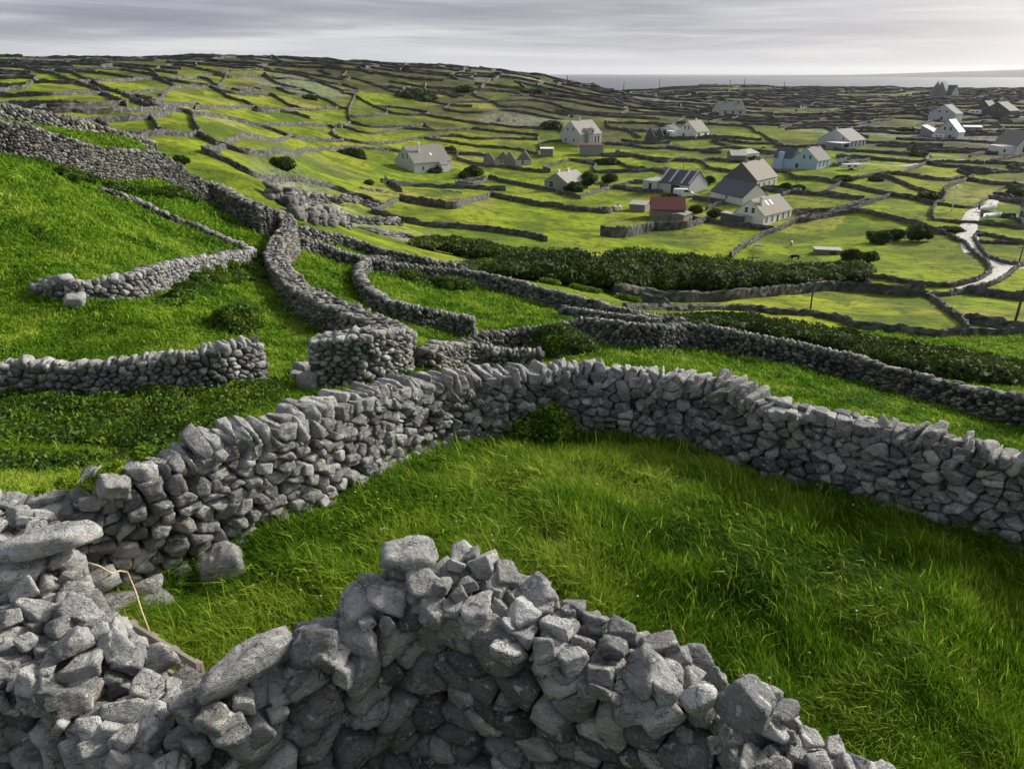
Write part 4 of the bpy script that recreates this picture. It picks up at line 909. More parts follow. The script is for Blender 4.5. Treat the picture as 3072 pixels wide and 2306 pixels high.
T1 = [('c7',560,470,415,150,'dark green bush under the side wall of the grey roofed house'),('c7',870,495,405,190,'big dark bush beside the grey roofed house'),('c7',800,515,455,90,'small rounded bush in front of the big dark bush by the grey roofed house'),
      ('c7',700,300,245,90,'single small bush behind the grey roofed house'),('c7',1715,625,530,175,'rounded dark tree screening the small grey cottage'),('c7',1840,600,440,150,'tall ragged tree behind the rounded tree at the small grey cottage'),
      ('c7',2020,550,470,130,'lone round tree past the small grey cottage'),('c7',1530,115,40,190,'broad dark tree crown behind the tall pale gabled house'),('c7',1990,405,345,200,'long low bush bank on the wall below the tall pale gabled house'),
      ('c7',20,560,525,60,'tiny dark bush at the edge of the limestone terraces'),('c1',60,800,740,140,'x'),
      ('c8',905,485,395,90,'dark bush between the modern barn and the dark gabled stone house'),('c8',1070,470,400,90,'dark bush against the dark gable of the stone house'),('c8',580,620,570,180,'brown green bushes behind the red roofed shed'),
      ('c8',950,770,670,130,'dark garden bush beside the white house annex'),('c8',790,720,650,100,'small tree by the end of the red roofed shed'),('c8',1530,530,470,120,'dark bush at the far end of the stone house'),
      ('c8',1640,540,490,140,'bush row behind the white house with roof windows'),('c8',1275,290,250,100,'little bush before the farm sheds'),('c8',500,100,30,80,'bush beside the roofless gable near the white gabled house'),
      ('c3',1520,1360,1230,170,'big dark round tree above the bright oval field'),('c3',1260,1370,1260,150,'dark bush left of the big round tree over the oval field'),('c3',1370,1350,1250,110,'middle bush in the line above the oval field'),
      ('c3',1100,1480,1390,130,'dark bush in the corner between the thicket and the oval field'),('c3',1200,1500,1400,110,'ragged bush on the low wall at the corner of the oval field'),('c3',1590,1100,1020,150,'dark scrub clump on the slope by the lamp post'),
      ('c3',1740,1300,1260,160,'low scrub beside the pale winding road'),('c3',2150,1060,1000,130,'brown green scrub bank past the bend of the road'),('c3',1520,800,765,150,'flat dark scrub in the far strip fields'),
      ('c3',1440,640,605,110,'dark far bushes before the two stacked houses'),('c3',1250,960,930,90,'small hedge knot where three walls meet'),('c3',1040,960,920,110,'bush knot on the wall behind the yellow field'),
      ('c1',1850,890,790,190,'broad green bush on the scrubby foot of the hill'),('c1',1170,850,790,100,'dark bush beside the long wall at the foot of the hill'),('c1',2000,430,400,90,'lone bush in a small field of the upper hill'),
      ('c1',740,275,262,110,'dark gorse patch high on the hill by the lane'),('c2',470,430,370,300,'long dark scrub patch beneath the ridge'),('c2',800,385,345,140,'dark scrub on the ridge slope'),('c2',1230,400,370,300,'line of dark scrub under the craggy ridge end'),
      ('c2',60,800,740,180,'flat brown bush behind the limestone terraces'),('c2',180,985,945,60,'little bush on the grassy terrace'),('c2',1620,330,300,140,'dark heath bush on the low ridge')]
for q in T1:
    if q[5] == 'x': continue
    far = q[0] in ('c3', 'c1', 'c2')
    tree = 'tree' in q[5]
    X_, Y_ = hit(*src(q[0], q[1], q[2]), 60)
    bush_at(*q[:6], mat='hedge', n=2600 if Y_ < 260 else 1300, size=max(.16, Y_ * .0014), lum=13, name='tree' if tree else 'bush', cat='tree' if tree else 'bush', ymin=60, stems=5, group=GB, tone=.45)
# bright creeper along the top of the ivy topped wall
XT = [hit(*src('d', a_, b_ + 28), 42, 72) for a_, b_ in [(1170,618),(1200,625),(1240,632),(1290,642),(1330,652),(1375,662)]]
for i in range(0, 6, 2):
    a_, b_ = XT[i], XT[i + 1]; n_ = 14; tt_ = rng.random(n_)[:, None]; P_ = np.array(a_) * (1 - tt_) + np.array(b_) * tt_ + (0, .45)
    zz = Z(P_[:, 0], P_[:, 1]) + 1.45; shrub('ivy', np.c_[P_, zz], np.tile((.45, .4, .25), (n_, 1)), 900, .1, 'ivy', ['bright creeper on the wall top next to the crowning bush', 'bright creeper on the middle of the ivy topped wall', 'bright creeper at the lower end of the ivy topped wall'][i // 2], 'ivy', None, .5, .6)
# ------------------------------------------------------------------ houses
M['white'] = plain('white_render', (.82, .83, .82), .8, .18, .8)
M['cream'] = plain('cream_render', (.58, .57, .48), .8, .15, .8)
M['palegrey'] = plain('pale_grey_render', (.54, .56, .60), .8, .15, .8)
M['midgrey'] = plain('grey_render', (.30, .31, .32), .85, .25, .8)
M['darkstone'] = plain('dark_stone_masonry', (.13, .13, .135), .9, .5, 2.2, bump=.05)
M['blue'] = plain('pale_blue_render', (.42, .57, .74), .8, .12, .8)
M['rubble'] = plain('rubble_masonry', (.27, .26, .24), .95, .7, 2.6, bump=.08)
M['slate'] = plain('dark_slate', (.075, .085, .10), .5, .35, 1.6, .5)
M['tile'] = plain('weathered_grey_tiles', (.27, .26, .24), .85, .4, 1.8, .12)
M['tan'] = plain('sandy_asbestos_slates', (.34, .315, .27), .85, .4, 2.4, .12)
M['paleroof'] = plain('pale_fibre_roof', (.40, .385, .36), .9, .3, 1.2, .08)
M['redroof'] = plain('red_oxide_tin', (.17, .05, .04), .6, .4, 1.2)
M['glass'] = plain('dark_glass', (.03, .035, .045), .15, .1, 1, .6)
M['frame'] = plain('white_frames', (.7, .7, .68), .5, .1, 1)
M['darkwood'] = plain('dark_door', (.06, .05, .05), .6, .2, 1)
M['white_metal'] = plain('white_metal', (.82, .82, .82), .4, .06, 1)
M['concrete'] = plain('concrete', (.42, .41, .39), .9, .35, 1.5)
HN = 'scattered island houses in the valley'
def wpos(c, x, y, ymin=60): 
    X, Y = hit(*src(c, x, y), ymin); return X, Y
def flat_z(x, y, w, d, az):
    P = [(0, 0), (w, 0), (0, d), (w, d)]; ca, sa = math.cos(az), math.sin(az)
    return float(min(Z(np.array([x + p * ca - q * sa]), np.array([y + p * sa + q * ca]))[0] for p, q in P))
def house(c, cx, cy, label, ang, L, Wd, e, r, gable='L', wall='white', roof='tile', wins=(), doors=(), chim=(), sky=(), over=.25, name='house', cat='house', dz=0., wall2=None, dorm=(), shed_roof=False, pilast=None):
    X, Y = wpos(c, cx, cy); az = math.radians(ang)
    A, B = (L, Wd) if gable == 'L' else (Wd, L)      # A along the right-hand wall, B along the left-hand wall
    zc = Z(np.array([X]), np.array([Y]))[0]
    root = empty(name, (X, Y, zc + dz - .05), az); root.scale = (.8,) * 3
    w = MB()
    if gable == 'L': prof = [(0, 0, -3), (0, B, -3), (0, B, e), (0, B / 2, r), (0, 0, e)]; w.prism(prof, (A, 0, 0))
    elif gable == 'R': prof = [(0, 0, -3), (A, 0, -3), (A, 0, e), (A / 2, 0, r), (0, 0, e)]; w.prism(prof, (0, B, 0))
    else: w.box(0, A, 0, B, -3, e)
    w.build('wall', M[wall], root)
    rf = MB(); th = .14
    if gable in 'LR':
        half = (B if gable == 'L' else A) / 2; k = (r - e) / half; o = over
        for sgn in (-1, 1):
            a0 = (half + sgn * (half + o), e - k * o); a1 = (half, r)
            def pt(s_, z_, t_): return (t_, s_, z_) if gable == 'L' else (s_, t_, z_)
            t0, t1 = -.12, (A if gable == 'L' else B) + .12
            rf.prism([pt(a0[0], a0[1] + .02, t0), pt(a1[0], a1[1] + .02, t0), pt(a1[0], a1[1] + .02 + th, t0), pt(a0[0], a0[1] + .02 + th, t0)], (t1 - t0, 0, 0) if gable == 'L' else (0, t1 - t0, 0))
    else: rf.box(-.15, A + .15, -.15, B + .15, e + .01, e + .17)
    ro = rf.build('roof', M[roof], root)
    def face(f, s_, z0, w_, h_, name_, mat, depth=.07, par=None, out=0.):
        b = MB()
        if f == 'R': b.box(s_ - w_ / 2, s_ + w_ / 2, -depth - out, .05, z0, z0 + h_)
        else: b.box(-depth - out, .05, s_ - w_ / 2, s_ + w_ / 2, z0, z0 + h_)
        return b.build(name_, M[mat], par or root)
    for f, s_, z0, w_, h_ in wins:
        o = face(f, s_, z0, w_, h_, 'window', 'glass', .03)
        b = MB(); t_ = .09
        for (a0, a1, b0, b1) in ((-w_/2 - t_, w_/2 + t_, z0 - t_, z0), (-w_/2 - t_, w_/2 + t_, z0 + h_, z0 + h_ + t_), (-w_/2 - t_, -w_/2, z0, z0 + h_), (w_/2, w_/2 + t_, z0, z0 + h_), (-w_/2, w_/2, z0 + h_ * .5 - .03, z0 + h_ * .5 + .03)):
            if f == 'R': b.box(s_ + a0, s_ + a1, -.08, .04, b0, b1)
            else: b.box(-.08, .04, s_ + a0, s_ + a1, b0, b1)
        b.build('frame', M['frame'], o)
    for f, s_, w_, h_ in doors: face(f, s_, 0, w_, h_, 'door', 'darkwood', .05)
    for t_, off, h_ in chim:                         # along the ridge
        half = (B if gable == 'L' else A) / 2; zr = r - (r - e) / half * abs(off); x_, y_ = (t_, half + off) if gable == 'L' else (half + off, t_)
        b = MB(); b.box(x_ - .45, x_ + .45, y_ - .4, y_ + .4, zr - .8, zr + h_); b.box(x_ - .52, x_ + .52, y_ - .47, y_ + .47, zr + h_ * .82, zr + h_ * .95)
        for q in (-.18, .18): b.tube([(x_ + q, y_, zr + h_), (x_ + q, y_, zr + h_ + .3)], .1, 6)
        b.build('chimney', M[wall2 or wall], ro)
    for t_, fr, w_, h_ in sky:                       # roof windows on the right-hand slope of an 'L' house
        half = B / 2; k = (r - e) / half; y0 = half * fr; z0 = e + k * y0 + .17; y1 = y0 + h_; z1 = e + k * y1 + .17
        b = MB(); b.prism([(t_ - w_ / 2, y0, z0), (t_ + w_ / 2, y0, z0), (t_ + w_ / 2, y1, z1), (t_ - w_ / 2, y1, z1)], (0, -.05, .06)); b.build('roof_window', M['white_metal'], ro)
    for t_, w_, h_ in dorm:                          # gabled dormers on the right-hand slope
        half = B / 2; k = (r - e) / half
        b = MB(); b.prism([(t_ - w_ / 2, .25, e - .1), (t_ + w_ / 2, .25, e - .1), (t_ + w_ / 2, .25, e + h_), (t_, .25, e + h_ + w_ * .45), (t_ - w_ / 2, .25, e + h_)], (0, half * .85, 0))
        d_ = b.build('dormer', M[wall], root); b = MB(); b.box(t_ - w_ * .28, t_ + w_ * .28, .19, .27, e + .15, e + h_ - .1); b.build('window', M['glass'], d_)
        b = MB()
        for sg in (-1, 1): b.prism([(t_, .1, e + h_ + w_ * .45 + .02), (t_ + sg * (w_ / 2 + .15), .1, e + h_ - .12), (t_ + sg * (w_ / 2 + .15), .1, e + h_ - .02), (t_, .1, e + h_ + w_ * .45 + .14)], (0, half * .85, 0))
        b.build('roof', M[roof], d_)
    tag(root, label, cat, HN if name == 'house' else None); return root
def annex(root, x0, x1, y0, y1, h0, h1, wall, roof, name='annex', wins=()):
    a = MB(); a.prism([(x0, y0, -3), (x0, y1, -3), (x0, y1, h1), (x0, y0, h0)], (x1 - x0, 0, 0)); o = a.build(name, M[wall], root)
    b = MB(); b.prism([(x0 - .12, y0 - .12, h0 + .01), (x0 - .12, y1, h1 + .01), (x0 - .12, y1, h1 + .13), (x0 - .12, y0 - .12, h0 + .13)], (x1 - x0 + .24, 0, 0)); b.build('roof', M[roof], o)
    for (f, s_, z0, w_, h_) in wins:
        w_b = MB()
        if f == 'R': w_b.box(s_ - w_ / 2, s_ + w_ / 2, y0 - .03, y0 + .03, z0, z0 + h_)
        else: w_b.box(x0 - .03, x0 + .03, s_ - w_ / 2, s_ + w_ / 2, z0, z0 + h_)
        w_b.build('window', M['glass'], o)
    return o
RW = lambda n, a, b, z0=.9, w_=.8, h_=1.3: [('R', a + (b - a) * i / max(n - 1, 1), z0, w_, h_) for i in range(n)]
# white house with the sandy roof (nearest)
h = house('c8', 1350, 828, 'white house with sandy slate roof, two white roof windows and a grey annex', 44, 14.5, 8.2, 2.7, 6.1, 'L', 'white', 'tan',
      wins=RW(5, 1.6, 13, .8, .75, 1.35)[:2] + RW(5, 1.6, 13, .8, .75, 1.35)[3:] + [('L', 3.1, 3.0, .8, 1.2), ('L', 5.0, 3.0, .8, 1.2)], doors=[('R', 7.3, .9, 2.1)], chim=[(2.6, -1.6, 2.1)], sky=[(5.4, .48, .55, 1.1), (7.5, .48, .55, 1.1)])
annex(h, -2.6, -.02, 4.6, 10.6, 2.2, 2.5, 'darkstone', 'paleroof')
annex(h, -1.2, -.03, 3.2, 4.55, 2.0, 2.3, 'cream', 'paleroof', 'porch')
def long_front(c, x0, y0, x1, y1, label, Wd, e, r, wall='white', roof='slate', n=3, doors=(), chim=(), name='house', cat='house', endw='L', wn=(.8, 1.2, .9), **k):
    """house whose long wall faces us between two base points; one gable end shows"""
    X0, Y0 = wpos(c, x0, y0); X1, Y1 = wpos(c, x1, y1)
    L = math.hypot(X1 - X0, Y1 - Y0); e *= .9; r *= .9; az = math.atan2(Y1 - Y0, X1 - X0)
    z0 = min(Z(np.array([X0]), np.array([Y0]))[0], Z(np.array([X1]), np.array([Y1]))[0]); root = empty(name, (X0, Y0, z0 - .05), az)
    w = MB().prism([(0, 0, -2.5), (0, Wd, -2.5), (0, Wd, e), (0, Wd / 2, r), (0, 0, e)], (L, 0, 0)); w.build('wall', M[wall], root)
    rf = MB(); kk = (r - e) / (Wd / 2); o = .25
    for a, b in ((-o, Wd / 2), (Wd + o, Wd / 2)): rf.prism([(-.15, a, e - kk * o + .02), (-.15, b, r + .02), (-.15, b, r + .15), (-.15, a, e - kk * o + .15)], (L + .3, 0, 0))
    ro = rf.build('roof', M[roof], root)
    for i in range(n):
        s_ = L * (i + .7) / (n + .4)
        g_ = MB().box(s_ - wn[0] / 2, s_ + wn[0] / 2, -.03, .05, wn[2], wn[2] + wn[1]).build('window', M['glass'], root)
        fr = MB(); t_ = .09
        fr.box(s_ - wn[0] / 2 - t_, s_ + wn[0] / 2 + t_, -.09, .04, wn[2] - t_, wn[2]); fr.box(s_ - wn[0] / 2 - t_, s_ + wn[0] / 2 + t_, -.09, .04, wn[2] + wn[1], wn[2] + wn[1] + t_)
        fr.box(s_ - .04, s_ + .04, -.07, .04, wn[2], wn[2] + wn[1]); fr.build('frame', M['frame'], g_)
    for s_, w_, h_ in doors: MB().box(s_ * L - w_ / 2, s_ * L + w_ / 2, -.05, .05, 0, h_).build('door', M['darkwood'], root)
    for t_, h_ in chim:
        b = MB().box(t_ * L - .45, t_ * L + .45, Wd / 2 - .4, Wd / 2 + .4, r - .6, r + h_); b.box(t_ * L - .52, t_ * L + .52, Wd / 2 - .47, Wd / 2 + .47, r + h_ * .8, r + h_ * .95); b.build('chimney', M[wall], ro)
    tag(root, label, cat, HN if name == 'house' else None); return root, L
long_front('c8', 915, 600, 1180, 655, 'low white outbuilding with a dark slate roof behind the white house', 7, 2.2, 5.2, 'white', 'slate', 1, name='outbuilding', cat='outbuilding', wn=(.6, .8, .9))
h = house('c8', 1290, 540, 'dark gabled stone house with sandy roof and a cream front of four windows', 48, 15, 11., 3.4, 8.2, 'L', 'cream', 'tan', wins=RW(4, 2., 13, .9, .8, 1.5), chim=[(2.5, 0, 1.0), (12., 0, 1.)], wall2='rubble')
MB().prism([(-.06, .02, -2), (-.06, 10.98, -2), (-.06, 10.98, 3.4), (-.06, 5.5, 8.2), (-.06, .02, 3.4)], (.05, 0, 0)).build('gable_wall', M['darkstone'], h, label='dark slate hung gable wall')
h, L = long_front('c8', 485, 545, 735, 560, 'modern barn shaped house with striped dark slate roof and grey walls', 8.2, 3.0, 6.2, 'palegrey', 'slate', 0, doors=[(.55, 2.6, 2.4)])
for t_ in (.02, .34, .72, .97): MB().prism([(t_ * L, -.28, 2.98), (t_ * L, 4.1, 6.4), (t_ * L, 4.1, 6.5), (t_ * L, -.28, 3.08)], (.55, 0, 0)).build('roof_strip', M['palegrey'], h)
annex(h, -4.6, -.02, -.8, 5., 2.7, 3.0, 'palegrey', 'paleroof', wins=[('R', -2.2, .2, .9, 2.)])
h = house('c7', 1660, 620, 'small grey cottage with a pale roof and one white framed gable window', 52, 12, 9.0, 2.6, 5.4, 'L', 'midgrey', 'paleroof', wins=[('L', 6.2, .9, 1.7, 1.8)], chim=[(1.5, 0, 1.), (7, 0, 1.)], wall2='white')
h = house('c7', 398, 470, 'grey roofed house with pale gable and a thin white chimney breast', 40, 17, 13.5, 3.6, 9.2, 'L', 'palegrey', 'tile', wins=[('L', 4.6, 4.9, .9, 1.9), ('L', 7.6, 4.9, .9, 1.9), ('R', 4, 1, 1, 1.2)], doors=[('R', 10.5, 1.2, 2.2)], chim=[(5.0, -2.6, 3.6)], sky=[(9.5, .35, .9, 1.0)], wall2='white')
annex(h, 11, 14.5, -2.2, -.02, 2.6, 3.4, 'white', 'tile', 'porch')
h = house('c7', 1770, 250, 'tall pale gabled house with bright roof, round dormers and four gable windows', 42, 15.5, 14, 5.6, 11.5, 'L', 'palegrey', 'paleroof', wins=[('L', 5, 7., 1, 1.4), ('L', 8.5, 7., 1, 1.4), ('L', 4.2, 2., 1, 1.5), ('L', 9.5, 2., 1, 1.5), ('R', 10.8, 1.2, 1, 3.2), ('R', 13.2, 1.2, 1, 3.2)],
      chim=[(6.5, 0, 1.6)], dorm=[(4.8, 2.2, 1.6), (9., 2.2, 1.6)])
annex(h, 3.2, 6.6, -2.6, -.02, 6.2, 6.6, 'midgrey', 'slate', 'porch')
r_, L = long_front('c7', 1765, 320, 1960, 325, 'flat roofed grey garage with a red and white top before the tall pale house', 6, 4.0, 4.25, 'midgrey', 'redroof', 0, name='garage', cat='garage')
h = house('c8', 795, 105, 'white gabled house with paired windows and a tan side roof', 46, 13, 11.5, 3.6, 8.8, 'L', 'white', 'tan', wins=[('L', 5.0, 4.8, .9, 1.6), ('L', 7.2, 4.8, .9, 1.6), ('L', 7.6, .4, 1.1, 2.2), ('R', 2.6, .6, 2.4, 2.2), ('R', 9.4, .6, 2.4, 2.2)], chim=[(8, 0, 1)])
annex(h, -.4, 6, 11.52, 18.5, 3.4, 6.2, 'white', 'slate'); annex(h, -5.5, -2.6, 11.0, 15.0, 3.6, 3.8, 'white', 'white', 'porch')
r_, L = long_front('c3', 240, 532, 405, 538, 'long low white cottage with a dark slate roof and three windows', 10, 3.6, 8.2, 'cream', 'slate', 3, doors=[(.5, 1.3, 2.5)], chim=[(.92, 1.), (.4, .5)], wn=(1.4, 1.6, 1.2))
h = house('c8', 1795, 355, 'pale blue house with a crossing gable and two roof colours', 44, 10.5, 9.8, 3.0, 7.2, 'L', 'blue', 'tile', wins=[('L', 2.9, 3.4, .8, 1.3), ('L', 5.2, 3.4, .8, 1.3), ('R', 2.2, .8, .8, 1.7), ('R', 5.4, .8, .8, 1.7), ('R', 8.2, .8, .8, 1.7)], doors=[('L', 7.6, 1.1, 1.6)], chim=[(1.5, 0, .7), (9, 0, .7)], wall2='darkstone')
annex(h, .6, 7.5, 9.82, 17.5, 3.0, 3.01, 'blue', 'slate', 'wing')
MB().prism([(.5, 9.9, 2.9), (7.6, 9.9, 2.9), (4.05, 9.9, 6.6)], (0, 7.7, 0)).build('wing_roof', M['slate'], h, label='dark slate wing roof')
MB().box(-.45, .58, 13.2, 15., -2, 5.2).build('chimney', M['blue'], h)
h = house('c9', 165, 692, 'grey bungalow with a bright pale roof and a long plain gable', 38, 14, 16, 3.2, 7.8, 'L', 'palegrey', 'paleroof', wins=RW(4, 2, 12, .7, 1.2, 2.2) + [('L', 3.4, 3.4, .8, 1.3)], chim=[(1, 0, .9)])
annex(h, -8.5, -.6, -1.0, 6.5, 2.7, 2.8, 'midgrey', 'white', 'annex', wins=[('R', -4.5, .8, 4, 1.4)])
h = house('c9', 1280, 410, 'upper of two stacked pale houses with white roof ends on the rise', 40, 12, 17, 5.0, 10.5, 'L', 'palegrey', 'paleroof', wins=[('L', 6, 5.6, 1.2, 1.4), ('L', 10.5, 5.6, 1.2, 1.4), ('L', 8.5, 1, 1.3, 2)], chim=[(4, 0, 1.6)], wall2='darkstone')
h = house('c9', 1310, 605, 'lower of two stacked pale houses with a steep slate side roof', 40, 8, 12, 4.2, 10.0, 'L', 'palegrey', 'slate', wins=[('L', 4.2, 4.8, 1.1, 1.6), ('L', 7.2, 4.8, 1.1, 1.6), ('L', 4., 1, 1.4, 1.5)], doors=[('L', 8, 1.1, 2.2)])
annex(h, 1.5, 9, 12.02, 20, 3.0, 6.5, 'midgrey', 'slate', 'wing')
r_, L = long_front('c9', 1375, 520, 1570, 525, 'low shed with a thin white roof right of the stacked houses'.replace('right of', 'alongside'), 7, 2.7, 3.3, 'midgrey', 'white', 2, name='shed', cat='shed')
h = house('c9', 1850, 375, 'big dark house near the shore with a bright edge on its roof', 35, 15, 18, 5, 10.5, 'L', 'darkstone', 'paleroof', wins=[('R', 4, 1.5, 2, 2), ('R', 10, 1.5, 2, 2), ('L', 6, 5, 1.6, 1.6), ('L', 11, 5, 1.6, 1.6)])
house('c9', 1660, 320, 'small dark house with one bright roof plane near the shore', 35, 12, 12, 3.5, 9, 'L', 'darkstone', 'paleroof', wins=[('L', 6, 3, 1.5, 1.6)])
h = house('c9', 1930, 755, 'white gabled house at the picture edge with tall arched windows', 10, 14, 11, 3.5, 9.5, 'R', 'white', 'tile', wins=[('R', 3.4, 1, .9, 3.2), ('R', 5.2, 1, .9, 4.2), ('R', 7, 1, .9, 3.2)])
annex(h, -7, -.02, 1, 8, 3.3, 3.6, 'white', 'white', 'garage', wins=[('R', -5, 1, 1, 1.2)])
r_, L = long_front('c9', 1030, 150, 1250, 150, 'long many gabled dark building on the skyline above the shore', 14, 5, 11, 'midgrey', 'slate', 6, wn=(2.2, 2.6, 1.2))
for i, s_ in enumerate((.02, .22)):
    b = MB().prism([(s_ * L, -3, -2), (s_ * L + 9, -3, -2), (s_ * L + 9, -3, 5.5), (s_ * L + 4.5, -3, 13), (s_ * L, -3, 5.5)], (0, 8, 0)); b.build('gable_bay', M['midgrey'], r_)
r_, L = long_front('c9', 1945, 1465, 2030, 1470, 'pale blue house end with a slate roof by the winding road', 8, 3.4, 6.6, 'blue', 'slate', 1)
long_front('c10', 1250, 182, 1375, 184, 'flat pale hut alone on the low skyline', 8, 2.6, 3.2, 'midgrey', 'tile', 1, name='hut', cat='hut')
# sheds and ruins
h, L = long_front('c8', 425, 770, 700, 775, 'stone shed with a red tin roof built into the meadow wall', 6.2, 2.4, 4.6, 'rubble', 'redroof', 0, name='shed', cat='shed')
long_front('c8', 690, 790, 750, 770, 'low ivy grown rubble lean-to at the end of the red roofed shed', 2.5, 1.6, 1.9, 'rubble', 'tile', 0, name='shed', cat='shed')
long_front('c8', 240, 705, 370, 712, 'low grey rubble pen with a slab roof beside the red roofed shed', 5.5, 1.9, 2.4, 'rubble', 'concrete', 0, name='shed', cat='shed')
long_front('c8', 1085, 290, 1215, 285, 'grey farm shed with a broad dull roof behind the modern barn', 9, 2.2, 3.6, 'rubble', 'concrete', 0, name='shed', cat='shed')
long_front('c8', 1215, 275, 1315, 262, 'small white ended farm shed joined to the grey farm shed', 7, 2.0, 3.2, 'white', 'concrete', 0, name='shed', cat='shed')
long_front('c7', 1440, 330, 1545, 330, 'small stone store with a flat white roof below the tall pale house', 5, 2.9, 3.1, 'rubble', 'white', 0, name='shed', cat='shed')
def ruin(c, cx, cy, label, ang, L, Wd, e, r, c2='rubble', front=True):
    X, Y = wpos(c, cx, cy); root = empty('ruined_cottage', (X, Y, Z(np.array([X]), np.array([Y]))[0] - .05), math.radians(ang)); root.scale = (.74,) * 3; t_ = .6
    for nm, x0 in (('gable_wall', 0), ('gable_wall', L - t_)):
        MB().prism([(x0, 0, -2), (x0, Wd, -2), (x0, Wd, e), (x0, Wd / 2 + .3, r), (x0, Wd / 2 - .3, r), (x0, 0, e)], (t_, 0, 0)).build(nm, M[c2], root)
    b = MB().box(t_, L * .38, 0, t_, -2, e); b.box(L * .38, L * .52, 0, t_, -2, e * .25); b.box(L * .52, L - t_, 0, t_, -2, e * .85); b.build('front_wall', M[c2], root)
    MB().box(t_, L - t_, Wd - t_, Wd, -2, e * .9).build('back_wall', M[c2], root)
    return tag(root, label, 'ruin')
ruin('c7', 1060, 400, 'roofless dark stone cottage, the lower of the pair, by the scrubby lane', 40, 9, 8, 2.2, 5.0)
ruin('c7', 1235, 415, 'roofless cottage with two standing gables beside the green meadow', 42, 9.5, 8, 2.6, 6.)
ruin('c8', 450, 128, 'dark roofless gable beside the white gabled house', 30, 7, 8, 2.8, 7.2, 'darkstone')
ruin('c10', 860, 690, 'squat ruined store with gappy walls between the gable and the white house', 30, 9, 7, 3, 5., 'darkstone')

# ------------------------------------------------------------------ road and lanes
def ribbon(name, c, pts, label=None, mat=None, w_mid=None):
    """pts: (x, y, width m)"""
    P = []
    for x, y, w_ in pts:
        X, Y = hit(*src(c, x, y), 60); P.append((X, Y, w_))
    pa = Path(P, .8); Q = pa.Q; m = len(Q); cols = 7; V = []
    for i in range(cols):
        o = (i / (cols - 1) - .5); X = Q[:, 0] + pa.N[:, 0] * o * Q[:, 2]; Y = Q[:, 1] + pa.N[:, 1] * o * Q[:, 2]
        V.append(np.c_[X, Y, Z(X, Y) + (.14 if 0 < i < cols - 1 else .02)])
    V = np.stack(V, 1).reshape(-1, 3); i = (np.arange(m - 1)[:, None] * cols + np.arange(cols - 1)).ravel()
    off = np.repeat(np.tile((np.arange(cols) / (cols - 1) - .5), m), 1)
    return tag(mesh_np(name, V, [np.c_[i, i + 1, i + cols + 1, i + cols]], mat, attrs={'off': off + .5}, local=True), kind='structure')
m_, nt_, b_ = newmat('gravel_road'); t_ = NT(nt_); P_ = t_.pos(); off = t_.attr('off')
cc = t_.mix(t_.map(t_.noise(P_, 1.2, 5, .7), .35, .65), (.36, .34, .31), (.62, .59, .54))
mid = t_.math('SUBTRACT', 1., t_.math('MULTIPLY', t_.math('ABSOLUTE', t_.math('SUBTRACT', off, .5)), 9.))
cc = t_.mix(t_.math('MULTIPLY', t_.map(mid, 0, .5), t_.map(t_.noise(P_, .5, 3), .5, .6)), cc, (.16, .2, .06)); nt_.links.new(cc, b_.inputs['Base Color']); b_.inputs['Roughness'].default_value = .9
ribbon('road', 'c9', [(2000, 1120, 1.66), (1900, 1150, 1.82), (1800, 1180, 2.18), (1720, 1220, 2.34), (1660, 1290, 2.18), (1560, 1335, 2.29), (1490, 1370, 2.60), (1450, 1450, 2.86), (1430, 1540, 2.86), (1400, 1620, 2.86), (1430, 1700, 2.60), (1480, 1800, 2.39)], mat=m_)
ribbon('road', 'c3', [(1855, 1290, 2.39), (1885, 1380, 2.18), (1930, 1440, 1.98), (1990, 1475, 2.18), (2050, 1500, 2.60), (2110, 1520, 2.34), (2180, 1515, 2.08), (2260, 1500, 2.08)], mat=m_)
ribbon('lane', 'c3', [(2080, 1520, 2.18), (2030, 1555, 1.77), (1980, 1600, 1.35), (1900, 1630, 1.14), (1780, 1660, 1.04)], mat=m_)
ribbon('lane', 'c3', [(600, 1262, 1.25), (680, 1240, 1.25), (750, 1205, 1.14), (830, 1188, 1.04), (950, 1165, 1.04), (1100, 1140, 1.04)], mat=M['concrete'])
ribbon('lane', 'c9', [(160, 845, 1.56), (350, 860, 1.56), (700, 880, 1.56), (900, 850, 1.66), (1100, 815, 1.66), (1400, 815, 1.56)], mat=M['concrete'])

# ------------------------------------------------------------------ poles
M['polewood'] = plain('creosoted_pole', (.09, .075, .06), .8, .3, 5)
def pole(c, x0, y0, y1, label, r=.14, mat='polewood', lamp=False, ymin=45, x1=None, arm=True):
    px, py = src(c, x0, y0); X, Y = hit(px, py, ymin); _, s0 = us(px, py); _, s1 = us(px, src(c, x0, y1)[1]); h_ = (s0 - s1) * Y
    root = empty('lamp_post' if lamp else 'utility_pole', (X, Y, Z(np.array([X]), np.array([Y]))[0]))
    lean = rng.normal(0, .012) * h_
    MB().tube([(0, 0, -.5), (lean * .5, 0, h_ * .5), (lean, 0, h_)], [r, r * .85, r * .65], 8).build('post' if lamp else 'pole', M[mat], root, True)
    if lamp:
        MB().tube([(0, 0, h_), (0, 0, h_ + .15), (0, 0, h_ + .5), (0, 0, h_ + .65)], [.1, .3, .3, .08], 10).build('lamp_head', M['white_metal'], root, True)
    elif arm:
        MB().box(lean - .7, lean + .7, -.05, .05, h_ - .45, h_ - .33).build('crossarm', M[mat], root)
        for q in (-.6, 0, .6): MB().tube([(lean + q, 0, h_ - .33), (lean + q, 0, h_ - .15)], [.05, .03], 6).build('insulator', M['white_metal'], root)
    return tag(root, label, 'lamp post' if lamp else 'pole')
pole('c6', 430, 212, -10, 'thin pole standing in front of the great thicket', .09)
pole('c6', 822, 380, 132, 'slim dark pole in the shaded field beyond the hedge', .09)
